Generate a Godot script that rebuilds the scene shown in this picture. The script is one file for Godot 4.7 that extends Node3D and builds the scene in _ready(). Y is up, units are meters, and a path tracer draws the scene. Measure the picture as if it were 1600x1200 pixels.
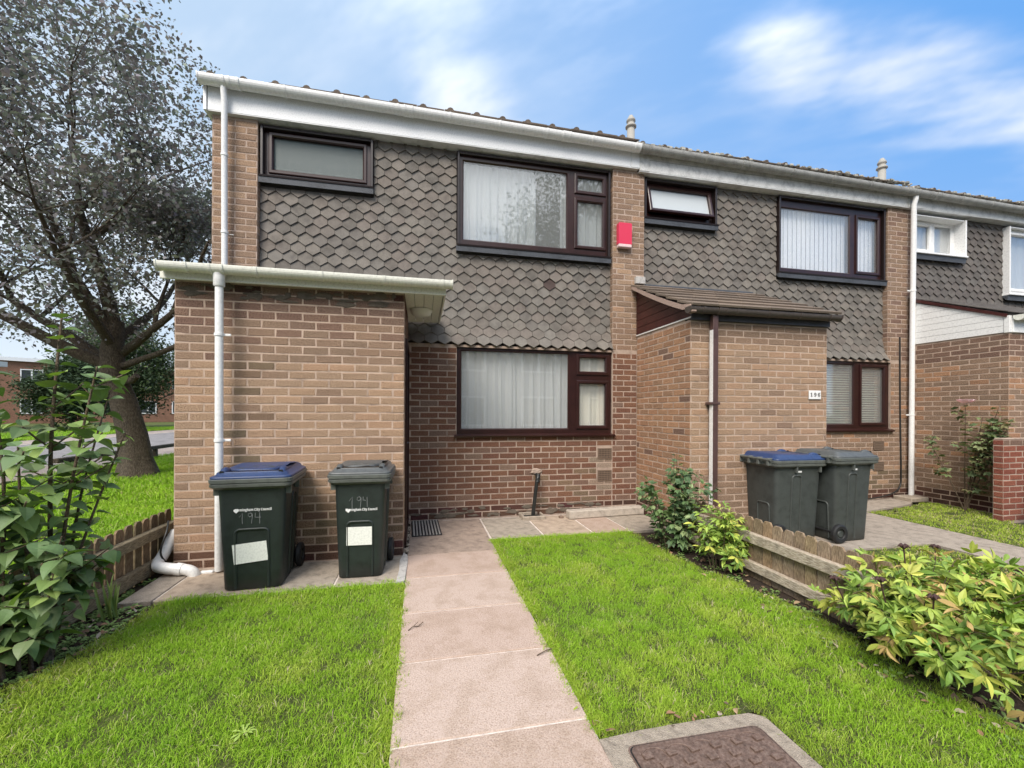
extends Node3D

const CAM := Vector3(2.0586, 1.3836, 5.4246)
const YAW := 0.2120
var rng := RandomNumberGenerator.new()
var M := {}
var T := {}
var cache := {}


func _ready() -> void:
	rng.seed = 7
	camera_and_light()
	make_textures()
	make_materials()
	ground()
	houses()
	paving()
	things()
	planting()
	lawns()
	beyond()
	opposite()


# ---------------------------------------------------------------- camera, sky, sun, exposure
func camera_and_light() -> void:
	var cam := Camera3D.new()
	cam.name = "camera"
	cam.projection = Camera3D.PROJECTION_FRUSTUM
	cam.near = 0.05
	cam.far = 400.0
	cam.size = 2.0 * cam.near * 600.0 / 663.53
	cam.frustum_offset = Vector2(0.0, 43.18 / 663.53 * cam.near)
	add_child(cam)
	cam.position = CAM
	cam.rotation = Vector3(0.0, -YAW, 0.0047)
	cam.current = true

	var env := Environment.new()
	env.background_mode = Environment.BG_SKY
	var sky := Sky.new()
	var pano := PanoramaSkyMaterial.new()
	pano.panorama = sky_picture()
	sky.sky_material = pano
	env.sky = sky
	env.background_energy_multiplier = 0.94
	env.tonemap_mode = Environment.TONE_MAPPER_LINEAR
	env.tonemap_exposure = 4.0
	env.sdfgi_enabled = true
	env.ssao_enabled = true
	env.ssil_enabled = true
	var we := WorldEnvironment.new()
	we.name = "environment"
	we.environment = env
	add_child(we)

	var sun := DirectionalLight3D.new()
	sun.name = "sun"
	sun.light_energy = 0.36
	sun.light_color = Color(1.0, 0.96, 0.91)
	sun.light_angular_distance = 28.0
	sun.shadow_enabled = true
	sun.sky_mode = DirectionalLight3D.SKY_MODE_LIGHT_ONLY
	add_child(sun)
	sun.look_at_from_position(Vector3(-4.0, 8.0, 6.5), Vector3.ZERO)


func dir_of(bearing: float, up: float) -> Vector3:
	var b := deg_to_rad(bearing)
	var e := deg_to_rad(up)
	return Vector3(sin(b) * cos(e), sin(e), -cos(b) * cos(e))


func sky_picture() -> ImageTexture:
	var w := 2048
	var h := 1024
	var im := Image.create_empty(w, h, false, Image.FORMAT_RGBF)
	var big := FastNoiseLite.new()
	big.seed = 11
	big.noise_type = FastNoiseLite.TYPE_SIMPLEX_SMOOTH
	big.frequency = 0.55
	big.fractal_octaves = 6
	big.fractal_gain = 0.52
	var wisp := FastNoiseLite.new()
	wisp.seed = 23
	wisp.noise_type = FastNoiseLite.TYPE_SIMPLEX_SMOOTH
	wisp.frequency = 1.3
	wisp.fractal_octaves = 6
	wisp.fractal_gain = 0.6
	var banks := [  # bearing, elevation, spread along, spread up, turn, weight
		[46.0, 35.0, 7.0, 2.6, -0.60, 0.60], [57.0, 29.0, 9.0, 3.2, -0.60, 0.68], [66.0, 23.0, 8.0, 3.6, -0.5, 0.54], [5.0, 35.0, 7.0, 4.5, -0.7, 0.46], [-3.0, 30.0, 9.0, 5.0, 0.0, 0.40], [-8.0, 46.0, 16.0, 8.0, 0.0, 0.30],
		[-40.0, 22.0, 26.0, 14.0, 0.0, 0.5], [28.0, 50.0, 20.0, 5.0, -0.3, 0.30], [115.0, 35.0, 30.0, 13.0, 0.3, 0.7], [170.0, 32.0, 34.0, 17.0, 0.0, 0.8], [-120.0, 35.0, 34.0, 17.0, 0.0, 0.8], [-75.0, 55.0, 28.0, 14.0, 0.2, 0.75], [150.0, 66.0, 60.0, 16.0, 0.2, 0.8]]
	im.fill(Color(0.27, 0.28, 0.29))
	for j in h / 2 + 4:
		var polar := PI * (j + 0.5) / h
		var y := maxf(cos(polar), 0.0)
		var elev := 90.0 - rad_to_deg(polar)
		var ce := cos(deg_to_rad(elev))
		var base := Vector3(0.034, 0.106, 0.245).lerp(Vector3(0.060, 0.135, 0.252), pow(1.0 - y, 2.5))
		var low := clampf(pow(1.0 - y, 7.0) * 0.9, 0.0, 1.0)
		var rows := []
		for b in banks:
			if absf(elev - b[1]) < 3.0 * maxf(b[2] * absf(sin(b[4])) + b[3], b[3]): rows.append([b[0], elev - b[1], cos(b[4]), sin(b[4]), -0.5 / (b[2] * b[2]), -0.5 / (b[3] * b[3]), b[5]])
		for i in w:
			var round_ := TAU * (i + 0.5) / w
			var sx := sin(round_)
			var sz := -cos(round_)
			var sp := sin(polar)
			var bear := round_ if round_ < PI else round_ - TAU
			# paler towards the light, which stands behind thin cloud to the left
			var side := clampf(0.5 - 0.62 * sin(bear - 0.30), 0.0, 1.0)
			var col := base.lerp(Vector3(0.175, 0.215, 0.255), 0.85 * side).lerp(Vector3(0.265, 0.28, 0.29), low)
			var f := sp / (y + 0.22)
			var px := sx * f
			var pz := sz * f
			var n := big.get_noise_3d(px + 3.0, 1.7, pz * 1.3)
			var s := wisp.get_noise_3d(px * 0.8 + pz * 0.9, 5.0, pz * 2.6 - px * 2.0)
			var deg := rad_to_deg(bear)
			var near := 0.0
			for b in rows:
				var dx: float = wrapf(deg - b[0], -180.0, 180.0) * ce
				var u: float = dx * b[2] + b[1] * b[3]
				var v: float = -dx * b[3] + b[1] * b[2]
				near = maxf(near, b[6] * exp(b[4] * u * u + b[5] * v * v))
			var c := smoothstep(0.22, 0.95, near * (1.05 + 0.6 * s) + 0.30 * n + 0.12 * s)
			c = 0.86 * clampf(c + 0.15 * smoothstep(-0.15, 0.6, s + 0.5 * n) * (0.5 + near), 0.0, 1.0)
			col = col.lerp(Vector3(0.282, 0.290, 0.300) * lerpf(1.0, 2.1, smoothstep(0.55, 0.95, maxf(y * 1.05, 0.5 - 0.5 * cos(bear - 0.2)))), c)  # clouds overhead and behind the camera brightened to add fill light
			im.set_pixel(i, j, Color(col.x, col.y, col.z))
	return ImageTexture.create_from_image(im)


# ---------------------------------------------------------------- textures and materials
func noise_tex(called: String, freq: float, octaves: int, lo: Color, hi: Color, type := FastNoiseLite.TYPE_SIMPLEX_SMOOTH, stops := [], size := 512, gain := 0.55) -> void:
	var n := FastNoiseLite.new()
	n.seed = 100 + T.size() * 7
	n.noise_type = type
	n.frequency = freq
	n.fractal_octaves = octaves
	n.fractal_gain = gain
	if type == FastNoiseLite.TYPE_CELLULAR:
		n.cellular_return_type = FastNoiseLite.RETURN_CELL_VALUE
		n.fractal_type = FastNoiseLite.FRACTAL_NONE
	var im := n.get_seamless_image(size, size, false, false, 0.15)
	var g := Gradient.new()
	g.set_color(0, lo)
	g.set_color(1, hi)
	for s in stops:
		g.add_point(s[0], s[1])
	var out := Image.create_empty(size, size, false, Image.FORMAT_RGB8)
	for y in size:
		for x in size:
			out.set_pixel(x, y, g.sample(im.get_pixel(x, y).r))
	T[called] = ImageTexture.create_from_image(out)


func grey(v: float) -> Color:
	return Color(v, v, v)


func make_textures() -> void:
	noise_tex("grain", 0.045, 5, grey(0.55), grey(1.0), FastNoiseLite.TYPE_SIMPLEX_SMOOTH, [[0.5, grey(0.82)]], 512, 0.75)
	noise_tex("blotch", 0.008, 5, grey(0.74), grey(1.0), FastNoiseLite.TYPE_SIMPLEX_SMOOTH, [[0.5, grey(0.93)]], 512, 0.65)
	noise_tex("soft", 0.012, 5, Color(0.90, 0.89, 0.87), grey(1.0), FastNoiseLite.TYPE_SIMPLEX_SMOOTH, [[0.42, Color(0.96, 0.955, 0.945)], [0.55, grey(0.985)]], 512, 0.7)
	noise_tex("fine", 0.03, 5, grey(0.86), grey(1.0), FastNoiseLite.TYPE_SIMPLEX_SMOOTH, [[0.5, grey(0.97)]], 512, 0.7)
	noise_tex("brick", 0.055, 5, Color(0.30, 0.26, 0.24), Color(1.0, 0.98, 0.94), FastNoiseLite.TYPE_SIMPLEX_SMOOTH, [[0.38, Color(0.58, 0.54, 0.51)], [0.49, Color(0.92, 0.89, 0.86)], [0.60, Color(1.0, 0.98, 0.94)]], 512, 0.85)
	noise_tex("speck", 0.05, 4, Color(0.55, 0.53, 0.51), Color(1.0, 1.0, 0.97), FastNoiseLite.TYPE_SIMPLEX_SMOOTH, [[0.45, Color(0.84, 0.83, 0.81)], [0.62, Color(0.89, 0.88, 0.85)], [0.70, Color(1.0, 1.0, 0.97)]], 512, 0.8)
	noise_tex("wood", 0.02, 5, Color(0.52, 0.46, 0.40), Color(1.0, 0.98, 0.95), FastNoiseLite.TYPE_SIMPLEX_SMOOTH, [[0.45, Color(0.74, 0.70, 0.65)]], 512, 0.65)
	noise_tex("bump", 0.05, 5, grey(0.0), grey(1.0), FastNoiseLite.TYPE_SIMPLEX_SMOOTH, [], 512, 0.75)
	noise_tex("rust", 0.03, 5, Color(0.55, 0.47, 0.43), Color(1.0, 0.95, 0.90), FastNoiseLite.TYPE_SIMPLEX_SMOOTH, [[0.5, Color(0.82, 0.72, 0.66)]], 512, 0.7)
	noise_tex("grit", 0.16, 3, Color(0.60, 0.55, 0.52), Color(1.0, 0.98, 0.95), FastNoiseLite.TYPE_SIMPLEX_SMOOTH, [[0.32, Color(0.84, 0.80, 0.77)], [0.5, Color(0.93, 0.91, 0.89)]], 512, 0.85)
	noise_tex("bark", 0.03, 5, Color(0.30, 0.28, 0.26), Color(1.0, 1.0, 0.96), FastNoiseLite.TYPE_SIMPLEX_SMOOTH, [[0.5, Color(0.66, 0.63, 0.58)]], 512, 0.7)
	noise_tex("soil", 0.03, 5, Color(0.45, 0.42, 0.38), Color(1.0, 0.95, 0.88), FastNoiseLite.TYPE_SIMPLEX_SMOOTH, [[0.5, Color(0.72, 0.66, 0.6)]], 512, 0.8)


func lin(r: float, g: float, b: float) -> Color:
	return Color(r, g, b).linear_to_srgb()


# options: tex, scale, bump (mm), bscale, blotch (metres), vc, spec, metal, back, coat
func mat(called: String, col: Color, rough := 0.8, o := {}) -> StandardMaterial3D:
	var m := StandardMaterial3D.new()
	m.resource_name = called
	m.albedo_color = col
	m.roughness = rough
	m.metallic_specular = o.get("spec", 0.5)
	m.metallic = o.get("metal", 0.0)
	m.uv1_triplanar = true
	m.uv1_world_triplanar = not o.get("own", false)
	var sc = o.get("scale", 1.0)
	m.uv1_scale = sc if sc is Vector3 else Vector3(sc, sc, sc)
	if o.has("tex"):
		m.albedo_texture = T[o.tex]
	if o.has("bump"):
		m.heightmap_enabled = true
		m.heightmap_texture = T[o.get("btex", "bump")]
		m.heightmap_scale = o.bump * 0.1
	if o.has("blotch"):
		m.detail_enabled = true
		m.detail_albedo = T[o.get("dtex", "blotch")]
		m.detail_blend_mode = BaseMaterial3D.BLEND_MODE_MUL
		m.detail_uv_layer = BaseMaterial3D.DETAIL_UV_2
		m.uv2_triplanar = true
		m.uv2_world_triplanar = true
		m.uv2_scale = Vector3.ONE / float(o.blotch)
	if o.get("vc", false):
		m.vertex_color_use_as_albedo = true
	if o.has("back"):
		m.backlight_enabled = true
		m.backlight = o.back
	if o.has("coat"):
		m.clearcoat_enabled = true
		m.clearcoat = o.coat
		m.clearcoat_roughness = 0.25
	M[called] = m
	return m


func make_materials() -> void:
	mat("brick", Color.WHITE, 0.92, {"tex": "brick", "scale": 3.6, "bump": 4.0, "vc": true, "spec": 0.25})
	mat("mortar_tan", lin(0.58, 0.44, 0.35), 0.95, {"tex": "fine", "scale": 6.0, "bump": 1.5, "blotch": 1.1, "spec": 0.2})
	mat("mortar_grey", lin(0.53, 0.41, 0.335), 0.95, {"tex": "fine", "scale": 6.0, "bump": 1.5, "blotch": 0.9, "spec": 0.2})
	mat("wall_patches", lin(0.27, 0.225, 0.18), 0.95, {"tex": "grain", "scale": 5.0, "bump": 3.0, "blotch": 0.5, "spec": 0.2})
	mat("tile", Color.WHITE, 0.85, {"tex": "speck", "scale": 4.0, "bump": 2.0, "vc": true, "spec": 0.35, "blotch": 0.9})
	mat("batten", lin(0.06, 0.055, 0.05), 0.9)
	mat("white_pvc", lin(0.84, 0.84, 0.83), 0.35, {"tex": "fine", "scale": 1.6})
	mat("white_gutter", lin(0.80, 0.80, 0.72), 0.38, {"tex": "fine", "scale": 2.0})
	mat("grey_gutter", lin(0.60, 0.60, 0.57), 0.55, {"tex": "grain", "scale": 3.0, "blotch": 0.6})
	mat("fascia", lin(0.82, 0.83, 0.84), 0.5, {"tex": "fine", "scale": 3.0})
	mat("fascia_old", lin(0.78, 0.78, 0.76), 0.55, {"tex": "fine", "scale": 3.0, "blotch": 0.8})
	mat("soffit", lin(0.76, 0.77, 0.77), 0.6, {"blotch": 1.5})
	mat("mahogany", lin(0.060, 0.022, 0.022), 0.3, {"tex": "wood", "scale": Vector3(9, 9, 9), "blotch": 1.0})
	mat("dark_brown", lin(0.030, 0.020, 0.022), 0.35, {"tex": "wood", "scale": Vector3(9, 9, 9)})
	mat("lead", lin(0.12, 0.132, 0.155), 0.55, {"tex": "grain", "scale": 3.0, "bump": 1.5, "blotch": 0.6})
	mat("brown_pvc", lin(0.10, 0.055, 0.05), 0.4, {"blotch": 0.8})
	mat("gutter_brown", lin(0.13, 0.105, 0.09), 0.5, {"tex": "grain", "scale": 4.0, "blotch": 0.5})
	mat("fascia_dark", lin(0.055, 0.052, 0.06), 0.45, {"blotch": 0.8})
	mat("cladding_red", lin(0.115, 0.030, 0.032), 0.4, {"tex": "wood", "scale": Vector3(6, 14, 2), "blotch": 0.8})
	mat("roof_tile", Color.WHITE, 0.85, {"tex": "speck", "scale": 3.0, "bump": 3.0, "vc": true, "spec": 0.3})
	mat("verge_mortar", lin(0.58, 0.42, 0.35), 0.95, {"tex": "grain", "scale": 4.0, "bump": 4.0})
	mat("room", lin(0.16, 0.15, 0.14), 0.9)
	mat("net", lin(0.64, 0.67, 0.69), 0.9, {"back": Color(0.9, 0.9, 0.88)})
	mat("net_sky_tinted", lin(0.36, 0.40, 0.42), 0.9, {"back": Color(0.7, 0.75, 0.78)})  # dimmer, bluish net: sky reflected in the upper panes is tinted into it
	mat("cream_curtain", lin(0.70, 0.68, 0.58), 0.9, {"back": Color(0.5, 0.5, 0.42)})
	mat("blind", lin(0.85, 0.86, 0.88), 0.6, {"back": Color(0.5, 0.5, 0.5)})
	mat("venetian", lin(0.22, 0.24, 0.20), 0.45)
	mat("frost", lin(0.13, 0.17, 0.17), 0.4, {"bump": 2.0, "scale": 9.0, "tex": "grain"})
	mat("black_rubber", lin(0.018, 0.018, 0.020), 0.6, {"tex": "grain", "scale": 5.0})
	mat("mat_stripe", lin(0.55, 0.52, 0.48), 0.95, {"tex": "grain", "scale": 16.0, "bump": 4.0})
	mat("path_tan", lin(0.44, 0.365, 0.315), 0.93, {"tex": "grit", "scale": 1.1, "bump": 2.0, "spec": 0.25, "blotch": 0.6})
	mat("path", lin(0.54, 0.44, 0.388), 0.93, {"tex": "grit", "scale": 1.1, "bump": 2.0, "spec": 0.25, "blotch": 1.7, "dtex": "soft"})
	mat("path_pale", lin(0.575, 0.48, 0.43), 0.93, {"tex": "grit", "scale": 1.2, "bump": 2.5, "spec": 0.25, "blotch": 1.3, "dtex": "soft"})
	mat("path_worn", lin(0.52, 0.425, 0.37), 0.93, {"tex": "grit", "scale": 1.2, "bump": 3.0, "spec": 0.25, "blotch": 0.8, "dtex": "soft"})
	mat("slab", lin(0.60, 0.51, 0.42), 0.93, {"tex": "grit", "scale": 2.4, "bump": 3.0, "blotch": 0.6, "spec": 0.25})
	mat("slab_grey", lin(0.50, 0.46, 0.40), 0.93, {"tex": "grit", "scale": 2.4, "bump": 3.0, "blotch": 0.5, "spec": 0.25})
	mat("joint", lin(0.82, 0.72, 0.64), 0.95, {"tex": "fine", "scale": 5.0, "bump": 3.0, "blotch": 0.4})
	mat("concrete", lin(0.47, 0.43, 0.38), 0.95, {"tex": "grit", "scale": 1.3, "bump": 1.5, "blotch": 0.6, "spec": 0.25})
	mat("kerb", lin(0.64, 0.60, 0.54), 0.93, {"tex": "grit", "scale": 3.0, "bump": 3.0, "blotch": 0.5})
	mat("rough_concrete", lin(0.58, 0.52, 0.44), 0.95, {"tex": "grit", "scale": 4.0, "bump": 8.0, "blotch": 0.3})
	mat("whitewash", lin(0.78, 0.75, 0.71), 0.9, {"tex": "grain", "scale": 4.0, "bump": 2.0, "blotch": 0.25})
	mat("iron", lin(0.25, 0.215, 0.20), 0.62, {"tex": "rust", "scale": 3.0, "bump": 1.0, "blotch": 0.25})
	mat("fence_wood", lin(0.62, 0.51, 0.41), 0.9, {"tex": "wood", "scale": Vector3(12, 1.6, 12), "bump": 5.0, "btex": "wood", "vc": true, "blotch": 0.5})
	mat("rail_wood", lin(0.88, 0.83, 0.75), 0.9, {"tex": "wood", "scale": Vector3(12, 12, 1.4), "bump": 5.0, "btex": "wood", "vc": true, "blotch": 0.6})
	mat("bin_green", lin(0.026, 0.036, 0.033), 0.42, {"bump": 1.0, "scale": 9.0, "blotch": 0.6, "tex": "fine"})
	mat("bin_grey", lin(0.095, 0.108, 0.102), 0.5, {"bump": 1.0, "scale": 9.0, "blotch": 0.6, "tex": "grain"})
	mat("rim_grey", lin(0.12, 0.13, 0.12), 0.45, {"blotch": 0.4})
	mat("lid_blue", lin(0.040, 0.085, 0.24), 0.38, {"tex": "grain", "scale": 5.0, "blotch": 0.3, "bump": 1.0})
	mat("lid_grey", lin(0.15, 0.165, 0.17), 0.42, {"tex": "grain", "scale": 5.0, "blotch": 0.3, "bump": 1.0})
	mat("paper", lin(0.84, 0.85, 0.80), 0.7, {"tex": "fine", "scale": 3.0})
	mat("print", lin(0.80, 0.80, 0.80), 0.6)
	mat("chalk", lin(0.16, 0.17, 0.17), 0.95)
	mat("ink", lin(0.02, 0.02, 0.02), 0.6)
	mat("alarm_red", lin(0.62, 0.035, 0.085), 0.35)
	mat("alarm_base", lin(0.70, 0.52, 0.52), 0.4)
	mat("black_pipe", lin(0.022, 0.024, 0.024), 0.4, {"blotch": 0.3})
	mat("terracotta", lin(0.26, 0.18, 0.13), 0.9, {"tex": "grain", "scale": 6.0})
	mat("hole", lin(0.01, 0.01, 0.01), 0.9)
	mat("soil", lin(0.085, 0.060, 0.042), 0.97, {"tex": "soil", "scale": 2.0, "bump": 12.0, "blotch": 0.7})
	mat("turf", lin(0.16, 0.25, 0.04), 0.97, {"tex": "soil", "scale": 3.0, "bump": 10.0, "blotch": 0.8})
	mat("ground", lin(0.11, 0.14, 0.05), 0.97, {"tex": "soil", "scale": 0.7, "blotch": 6.0})
	mat("tarmac", lin(0.30, 0.30, 0.315), 0.9, {"tex": "grit", "scale": 1.5, "bump": 3.0, "blotch": 3.0})
	mat("pavement", lin(0.46, 0.40, 0.37), 0.9, {"tex": "grit", "scale": 1.0, "bump": 3.0, "blotch": 2.0})
	mat("grass", Color.WHITE, 0.6, {"vc": true, "spec": 0.3, "back": Color(0.62, 0.70, 0.22)})
	mat("leaf", Color.WHITE, 0.5, {"vc": true, "spec": 0.38, "back": Color(0.55, 0.62, 0.25)})
	mat("tree_leaf", Color.WHITE, 0.6, {"vc": true, "spec": 0.35, "back": Color(0.7, 0.7, 0.65)})
	mat("bark", lin(0.24, 0.205, 0.17), 0.95, {"tex": "bark", "scale": Vector3(2.2, 0.9, 2.2), "bump": 30.0, "btex": "bark", "blotch": 0.7})
	mat("pane_sky_sheen", lin(0.46, 0.50, 0.52), 0.3, {"bump": 1.0, "scale": 9.0})  # pale colour stands in for the sky reflected in the open pane
	mat("twig", lin(0.26, 0.20, 0.155), 0.9, {"tex": "bark", "scale": 5.0, "bump": 2.0})
	mat("litter", Color.WHITE, 0.9, {"vc": true})
	mat("petal", lin(0.88, 0.70, 0.74), 0.7, {"back": Color(0.6, 0.4, 0.42)})
	mat("seed_head", lin(0.055, 0.025, 0.022), 0.8)
	mat("flue", lin(0.52, 0.50, 0.45), 0.7, {"tex": "grain", "scale": 4.0})
	mat("far_brick", lin(0.42, 0.235, 0.165), 0.9, {"tex": "brick", "scale": 1.5, "blotch": 2.0})
	mat("render_wall", lin(0.62, 0.60, 0.57), 0.9, {"tex": "grain", "scale": 1.0, "blotch": 2.0})
	mat("dark_pane", lin(0.05, 0.06, 0.065), 0.08)
	mat("lamp_glass", lin(0.72, 0.72, 0.68), 0.3)
	var g := StandardMaterial3D.new()
	g.resource_name = "glass"
	g.albedo_color = Color(0.97, 0.99, 0.98, 0.05)
	g.transparency = BaseMaterial3D.TRANSPARENCY_ALPHA
	g.roughness = 0.02
	g.metallic_specular = 0.7
	M["glass"] = g


# ---------------------------------------------------------------- shapes
func new_st() -> SurfaceTool:
	var st := SurfaceTool.new()
	st.begin(Mesh.PRIMITIVE_TRIANGLES)
	st.set_smooth_group(-1)
	st.set_color(Color.WHITE)
	return st


# a flat convex polygon that faces `out`
func face(st: SurfaceTool, p: Array, out: Vector3) -> void:
	var n: Vector3 = (p[2] - p[0]).cross(p[1] - p[0])
	var turn := n.dot(out) < 0.0
	for i in range(1, p.size() - 1):
		if turn:
			st.add_vertex(p[0]); st.add_vertex(p[i + 1]); st.add_vertex(p[i])
		else:
			st.add_vertex(p[0]); st.add_vertex(p[i]); st.add_vertex(p[i + 1])


func box(st: SurfaceTool, a: Vector3, b: Vector3, bev := 0.0, xf := Transform3D.IDENTITY) -> void:
	var lo := Vector3(minf(a.x, b.x), minf(a.y, b.y), minf(a.z, b.z))
	var hi := Vector3(maxf(a.x, b.x), maxf(a.y, b.y), maxf(a.z, b.z))
	var c := (lo + hi) * 0.5
	var e := (hi - lo) * 0.5
	bev = minf(bev, minf(e.x, minf(e.y, e.z)) * 0.49)
	var centre := xf * c
	var v := func(s: Vector3, axis: int) -> Vector3:
		var q := e - Vector3(bev, bev, bev)
		q[axis] = e[axis]
		return xf * (c + s * q)
	for ax in 3:
		var u := (ax + 1) % 3
		var w := (ax + 2) % 3
		for sg in [-1.0, 1.0]:
			var s := Vector3.ZERO
			s[ax] = sg
			var pts := []
			for k in [[-1.0, -1.0], [1.0, -1.0], [1.0, 1.0], [-1.0, 1.0]]:
				s[u] = k[0]; s[w] = k[1]
				pts.append(v.call(s, ax))
			face(st, pts, (pts[0] + pts[2]) * 0.5 - centre)
			if bev > 0.0:
				for sg2 in [-1.0, 1.0]:
					s[u] = sg2
					s[w] = -1.0
					var p0: Vector3 = v.call(s, ax)
					var p1: Vector3 = v.call(s, u)
					s[w] = 1.0
					var p2: Vector3 = v.call(s, u)
					var p3: Vector3 = v.call(s, ax)
					face(st, [p0, p1, p2, p3], (p0 + p2) * 0.5 - centre)
	if bev > 0.0:
		for sx in [-1.0, 1.0]:
			for sy in [-1.0, 1.0]:
				for sz in [-1.0, 1.0]:
					var s := Vector3(sx, sy, sz)
					var p := [v.call(s, 0), v.call(s, 1), v.call(s, 2)]
					face(st, p, (p[0] + p[1] + p[2]) / 3.0 - centre)


# a polygon (2D) pushed along z from z0 to z1, then placed by xf
func prism(st: SurfaceTool, poly: PackedVector2Array, z0: float, z1: float, xf := Transform3D.IDENTITY) -> void:
	var area := 0.0
	for i in poly.size():
		area += poly[i].cross(poly[(i + 1) % poly.size()])
	var s := signf(area)
	for i in poly.size():
		var a := poly[i]
		var b := poly[(i + 1) % poly.size()]
		var n := Vector2(b.y - a.y, a.x - b.x) * s
		face(st, [xf * Vector3(a.x, a.y, z0), xf * Vector3(b.x, b.y, z0), xf * Vector3(b.x, b.y, z1), xf * Vector3(a.x, a.y, z1)], xf.basis * Vector3(n.x, n.y, 0.0))
	var tri := Geometry2D.triangulate_polygon(poly)
	for i in range(0, tri.size(), 3):
		for z in [z0, z1]:
			var q := []
			for k in 3:
				q.append(xf * Vector3(poly[tri[i + k]].x, poly[tri[i + k]].y, z))
			face(st, q, xf.basis * Vector3(0, 0, 1.0 if z == maxf(z0, z1) else -1.0))


# along the x axis: the profile is given in (z, y)
func along_x(st: SurfaceTool, prof: PackedVector2Array, x0: float, x1: float, at := Vector3.ZERO) -> void:
	prism(st, prof, x0, x1, Transform3D(Basis(Vector3(0, 0, 1), Vector3(0, 1, 0), Vector3(1, 0, 0)), at))


func tube(st: SurfaceTool, pts: Array, r, sides := 8, caps := true) -> void:
	var n := pts.size()
	var rings := []
	var side := Vector3.ZERO
	for i in n:
		var t: Vector3 = (pts[mini(i + 1, n - 1)] - pts[maxi(i - 1, 0)]).normalized()
		if side == Vector3.ZERO:
			side = t.cross(Vector3(0.31, 0.2, 0.93) if absf(t.z) < 0.9 else Vector3(0, 1, 0.1)).normalized()
		side = (side - t * side.dot(t)).normalized()
		var up := t.cross(side)
		var rad: float = r[i] if r is Array else r
		var ring := []
		for k in sides:
			var a := TAU * k / sides
			ring.append(pts[i] + (side * cos(a) + up * sin(a)) * rad)
		rings.append(ring)
	st.set_smooth_group(0)
	for i in n - 1:
		var mid: Vector3 = (pts[i] + pts[i + 1]) * 0.5
		for k in sides:
			var k2 := (k + 1) % sides
			var p := [rings[i][k], rings[i][k2], rings[i + 1][k2], rings[i + 1][k]]
			face(st, p, (p[0] + p[2]) * 0.5 - mid)
	st.set_smooth_group(-1)
	if caps:
		face(st, rings[0], pts[0] - pts[1])
		face(st, rings[n - 1], pts[n - 1] - pts[n - 2])


# smooth path through a few points
func curve(pts: Array, steps := 5) -> Array:
	var out := []
	for i in pts.size() - 1:
		var a: Vector3 = pts[maxi(i - 1, 0)]
		var d: Vector3 = pts[mini(i + 2, pts.size() - 1)]
		for k in steps:
			out.append((pts[i] as Vector3).cubic_interpolate(pts[i + 1], a, d, float(k) / steps))
	out.append(pts[-1])
	return out


func lathe(st: SurfaceTool, prof: Array, sides: int, xf := Transform3D.IDENTITY, smooth := true) -> void:
	if smooth:
		st.set_smooth_group(0)
	for i in prof.size() - 1:
		var a: Vector2 = prof[i]
		var b: Vector2 = prof[i + 1]
		var nrm := Vector2(b.y - a.y, a.x - b.x)
		for k in sides:
			var t0 := TAU * k / sides
			var t1 := TAU * (k + 1) / sides
			var p := [Vector3(cos(t0) * a.x, a.y, sin(t0) * a.x), Vector3(cos(t1) * a.x, a.y, sin(t1) * a.x), Vector3(cos(t1) * b.x, b.y, sin(t1) * b.x), Vector3(cos(t0) * b.x, b.y, sin(t0) * b.x)]
			var tm := (t0 + t1) * 0.5
			var o := Vector3(cos(tm) * nrm.x, nrm.y, sin(tm) * nrm.x)
			if a.x < 1e-5:
				p.remove_at(1)
			elif b.x < 1e-5:
				p.remove_at(2)
			for q in p.size():
				p[q] = xf * p[q]
			face(st, p, xf.basis * o)
	st.set_smooth_group(-1)


# rings of points with the same count, joined to a skin
func loft(st: SurfaceTool, rings: Array, group := 0, close := true) -> void:
	var n: int = rings[0].size()
	st.set_smooth_group(group)
	for i in rings.size() - 1:
		var mid := Vector3.ZERO
		for p in rings[i]:
			mid += p
		for p in rings[i + 1]:
			mid += p
		mid /= 2.0 * n
		for k in n:
			var k2 := (k + 1) % n
			var p := [rings[i][k], rings[i][k2], rings[i + 1][k2], rings[i + 1][k]]
			face(st, p, (p[0] + p[2]) * 0.5 - mid)
	st.set_smooth_group(-1)
	if close:
		face(st, rings[0], rings[0][0] - rings[1][0])
		face(st, rings[-1], rings[-1][0] - rings[-2][0])


func rounded_rect(w: float, d: float, r: float, y: float, z_mid := 0.0, steps := 4) -> Array:
	var out := []
	for q in 4:
		var cx: float = [1, -1, -1, 1][q] * (w / 2 - r)
		var cz: float = [1, 1, -1, -1][q] * (d / 2 - r)
		for k in steps + 1:
			var a := PI / 2 * (q + float(k) / steps)
			out.append(Vector3(cx + cos(a) * r, y, z_mid + cz + sin(a) * r))
	return out


func mesh_of(st: SurfaceTool, m) -> ArrayMesh:
	st.generate_normals()
	if m:
		st.set_material(m if m is Material else M[m])
	return st.commit()


func put(called: String, mesh: Mesh, parent: Node, xf := Transform3D.IDENTITY) -> MeshInstance3D:
	var o := MeshInstance3D.new()
	o.name = called
	o.mesh = mesh
	parent.add_child(o, true)
	o.transform = xf
	return o


func obj(called: String, st: SurfaceTool, m, parent: Node = self) -> MeshInstance3D:
	return put(called, mesh_of(st, m), parent)


func tag(o: Node, label: String, category: String, group := "") -> Node:
	o.set_meta("label", label)
	o.set_meta("category", category)
	if group:
		o.set_meta("group", group)
	return o


func thing(called: String, label: String, category: String, at := Vector3.ZERO, turn := 0.0, group := "") -> Node3D:
	var o := Node3D.new()
	o.name = called
	add_child(o, true)
	o.position = at
	o.rotation.y = turn
	tag(o, label, category, group)
	return o


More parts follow.
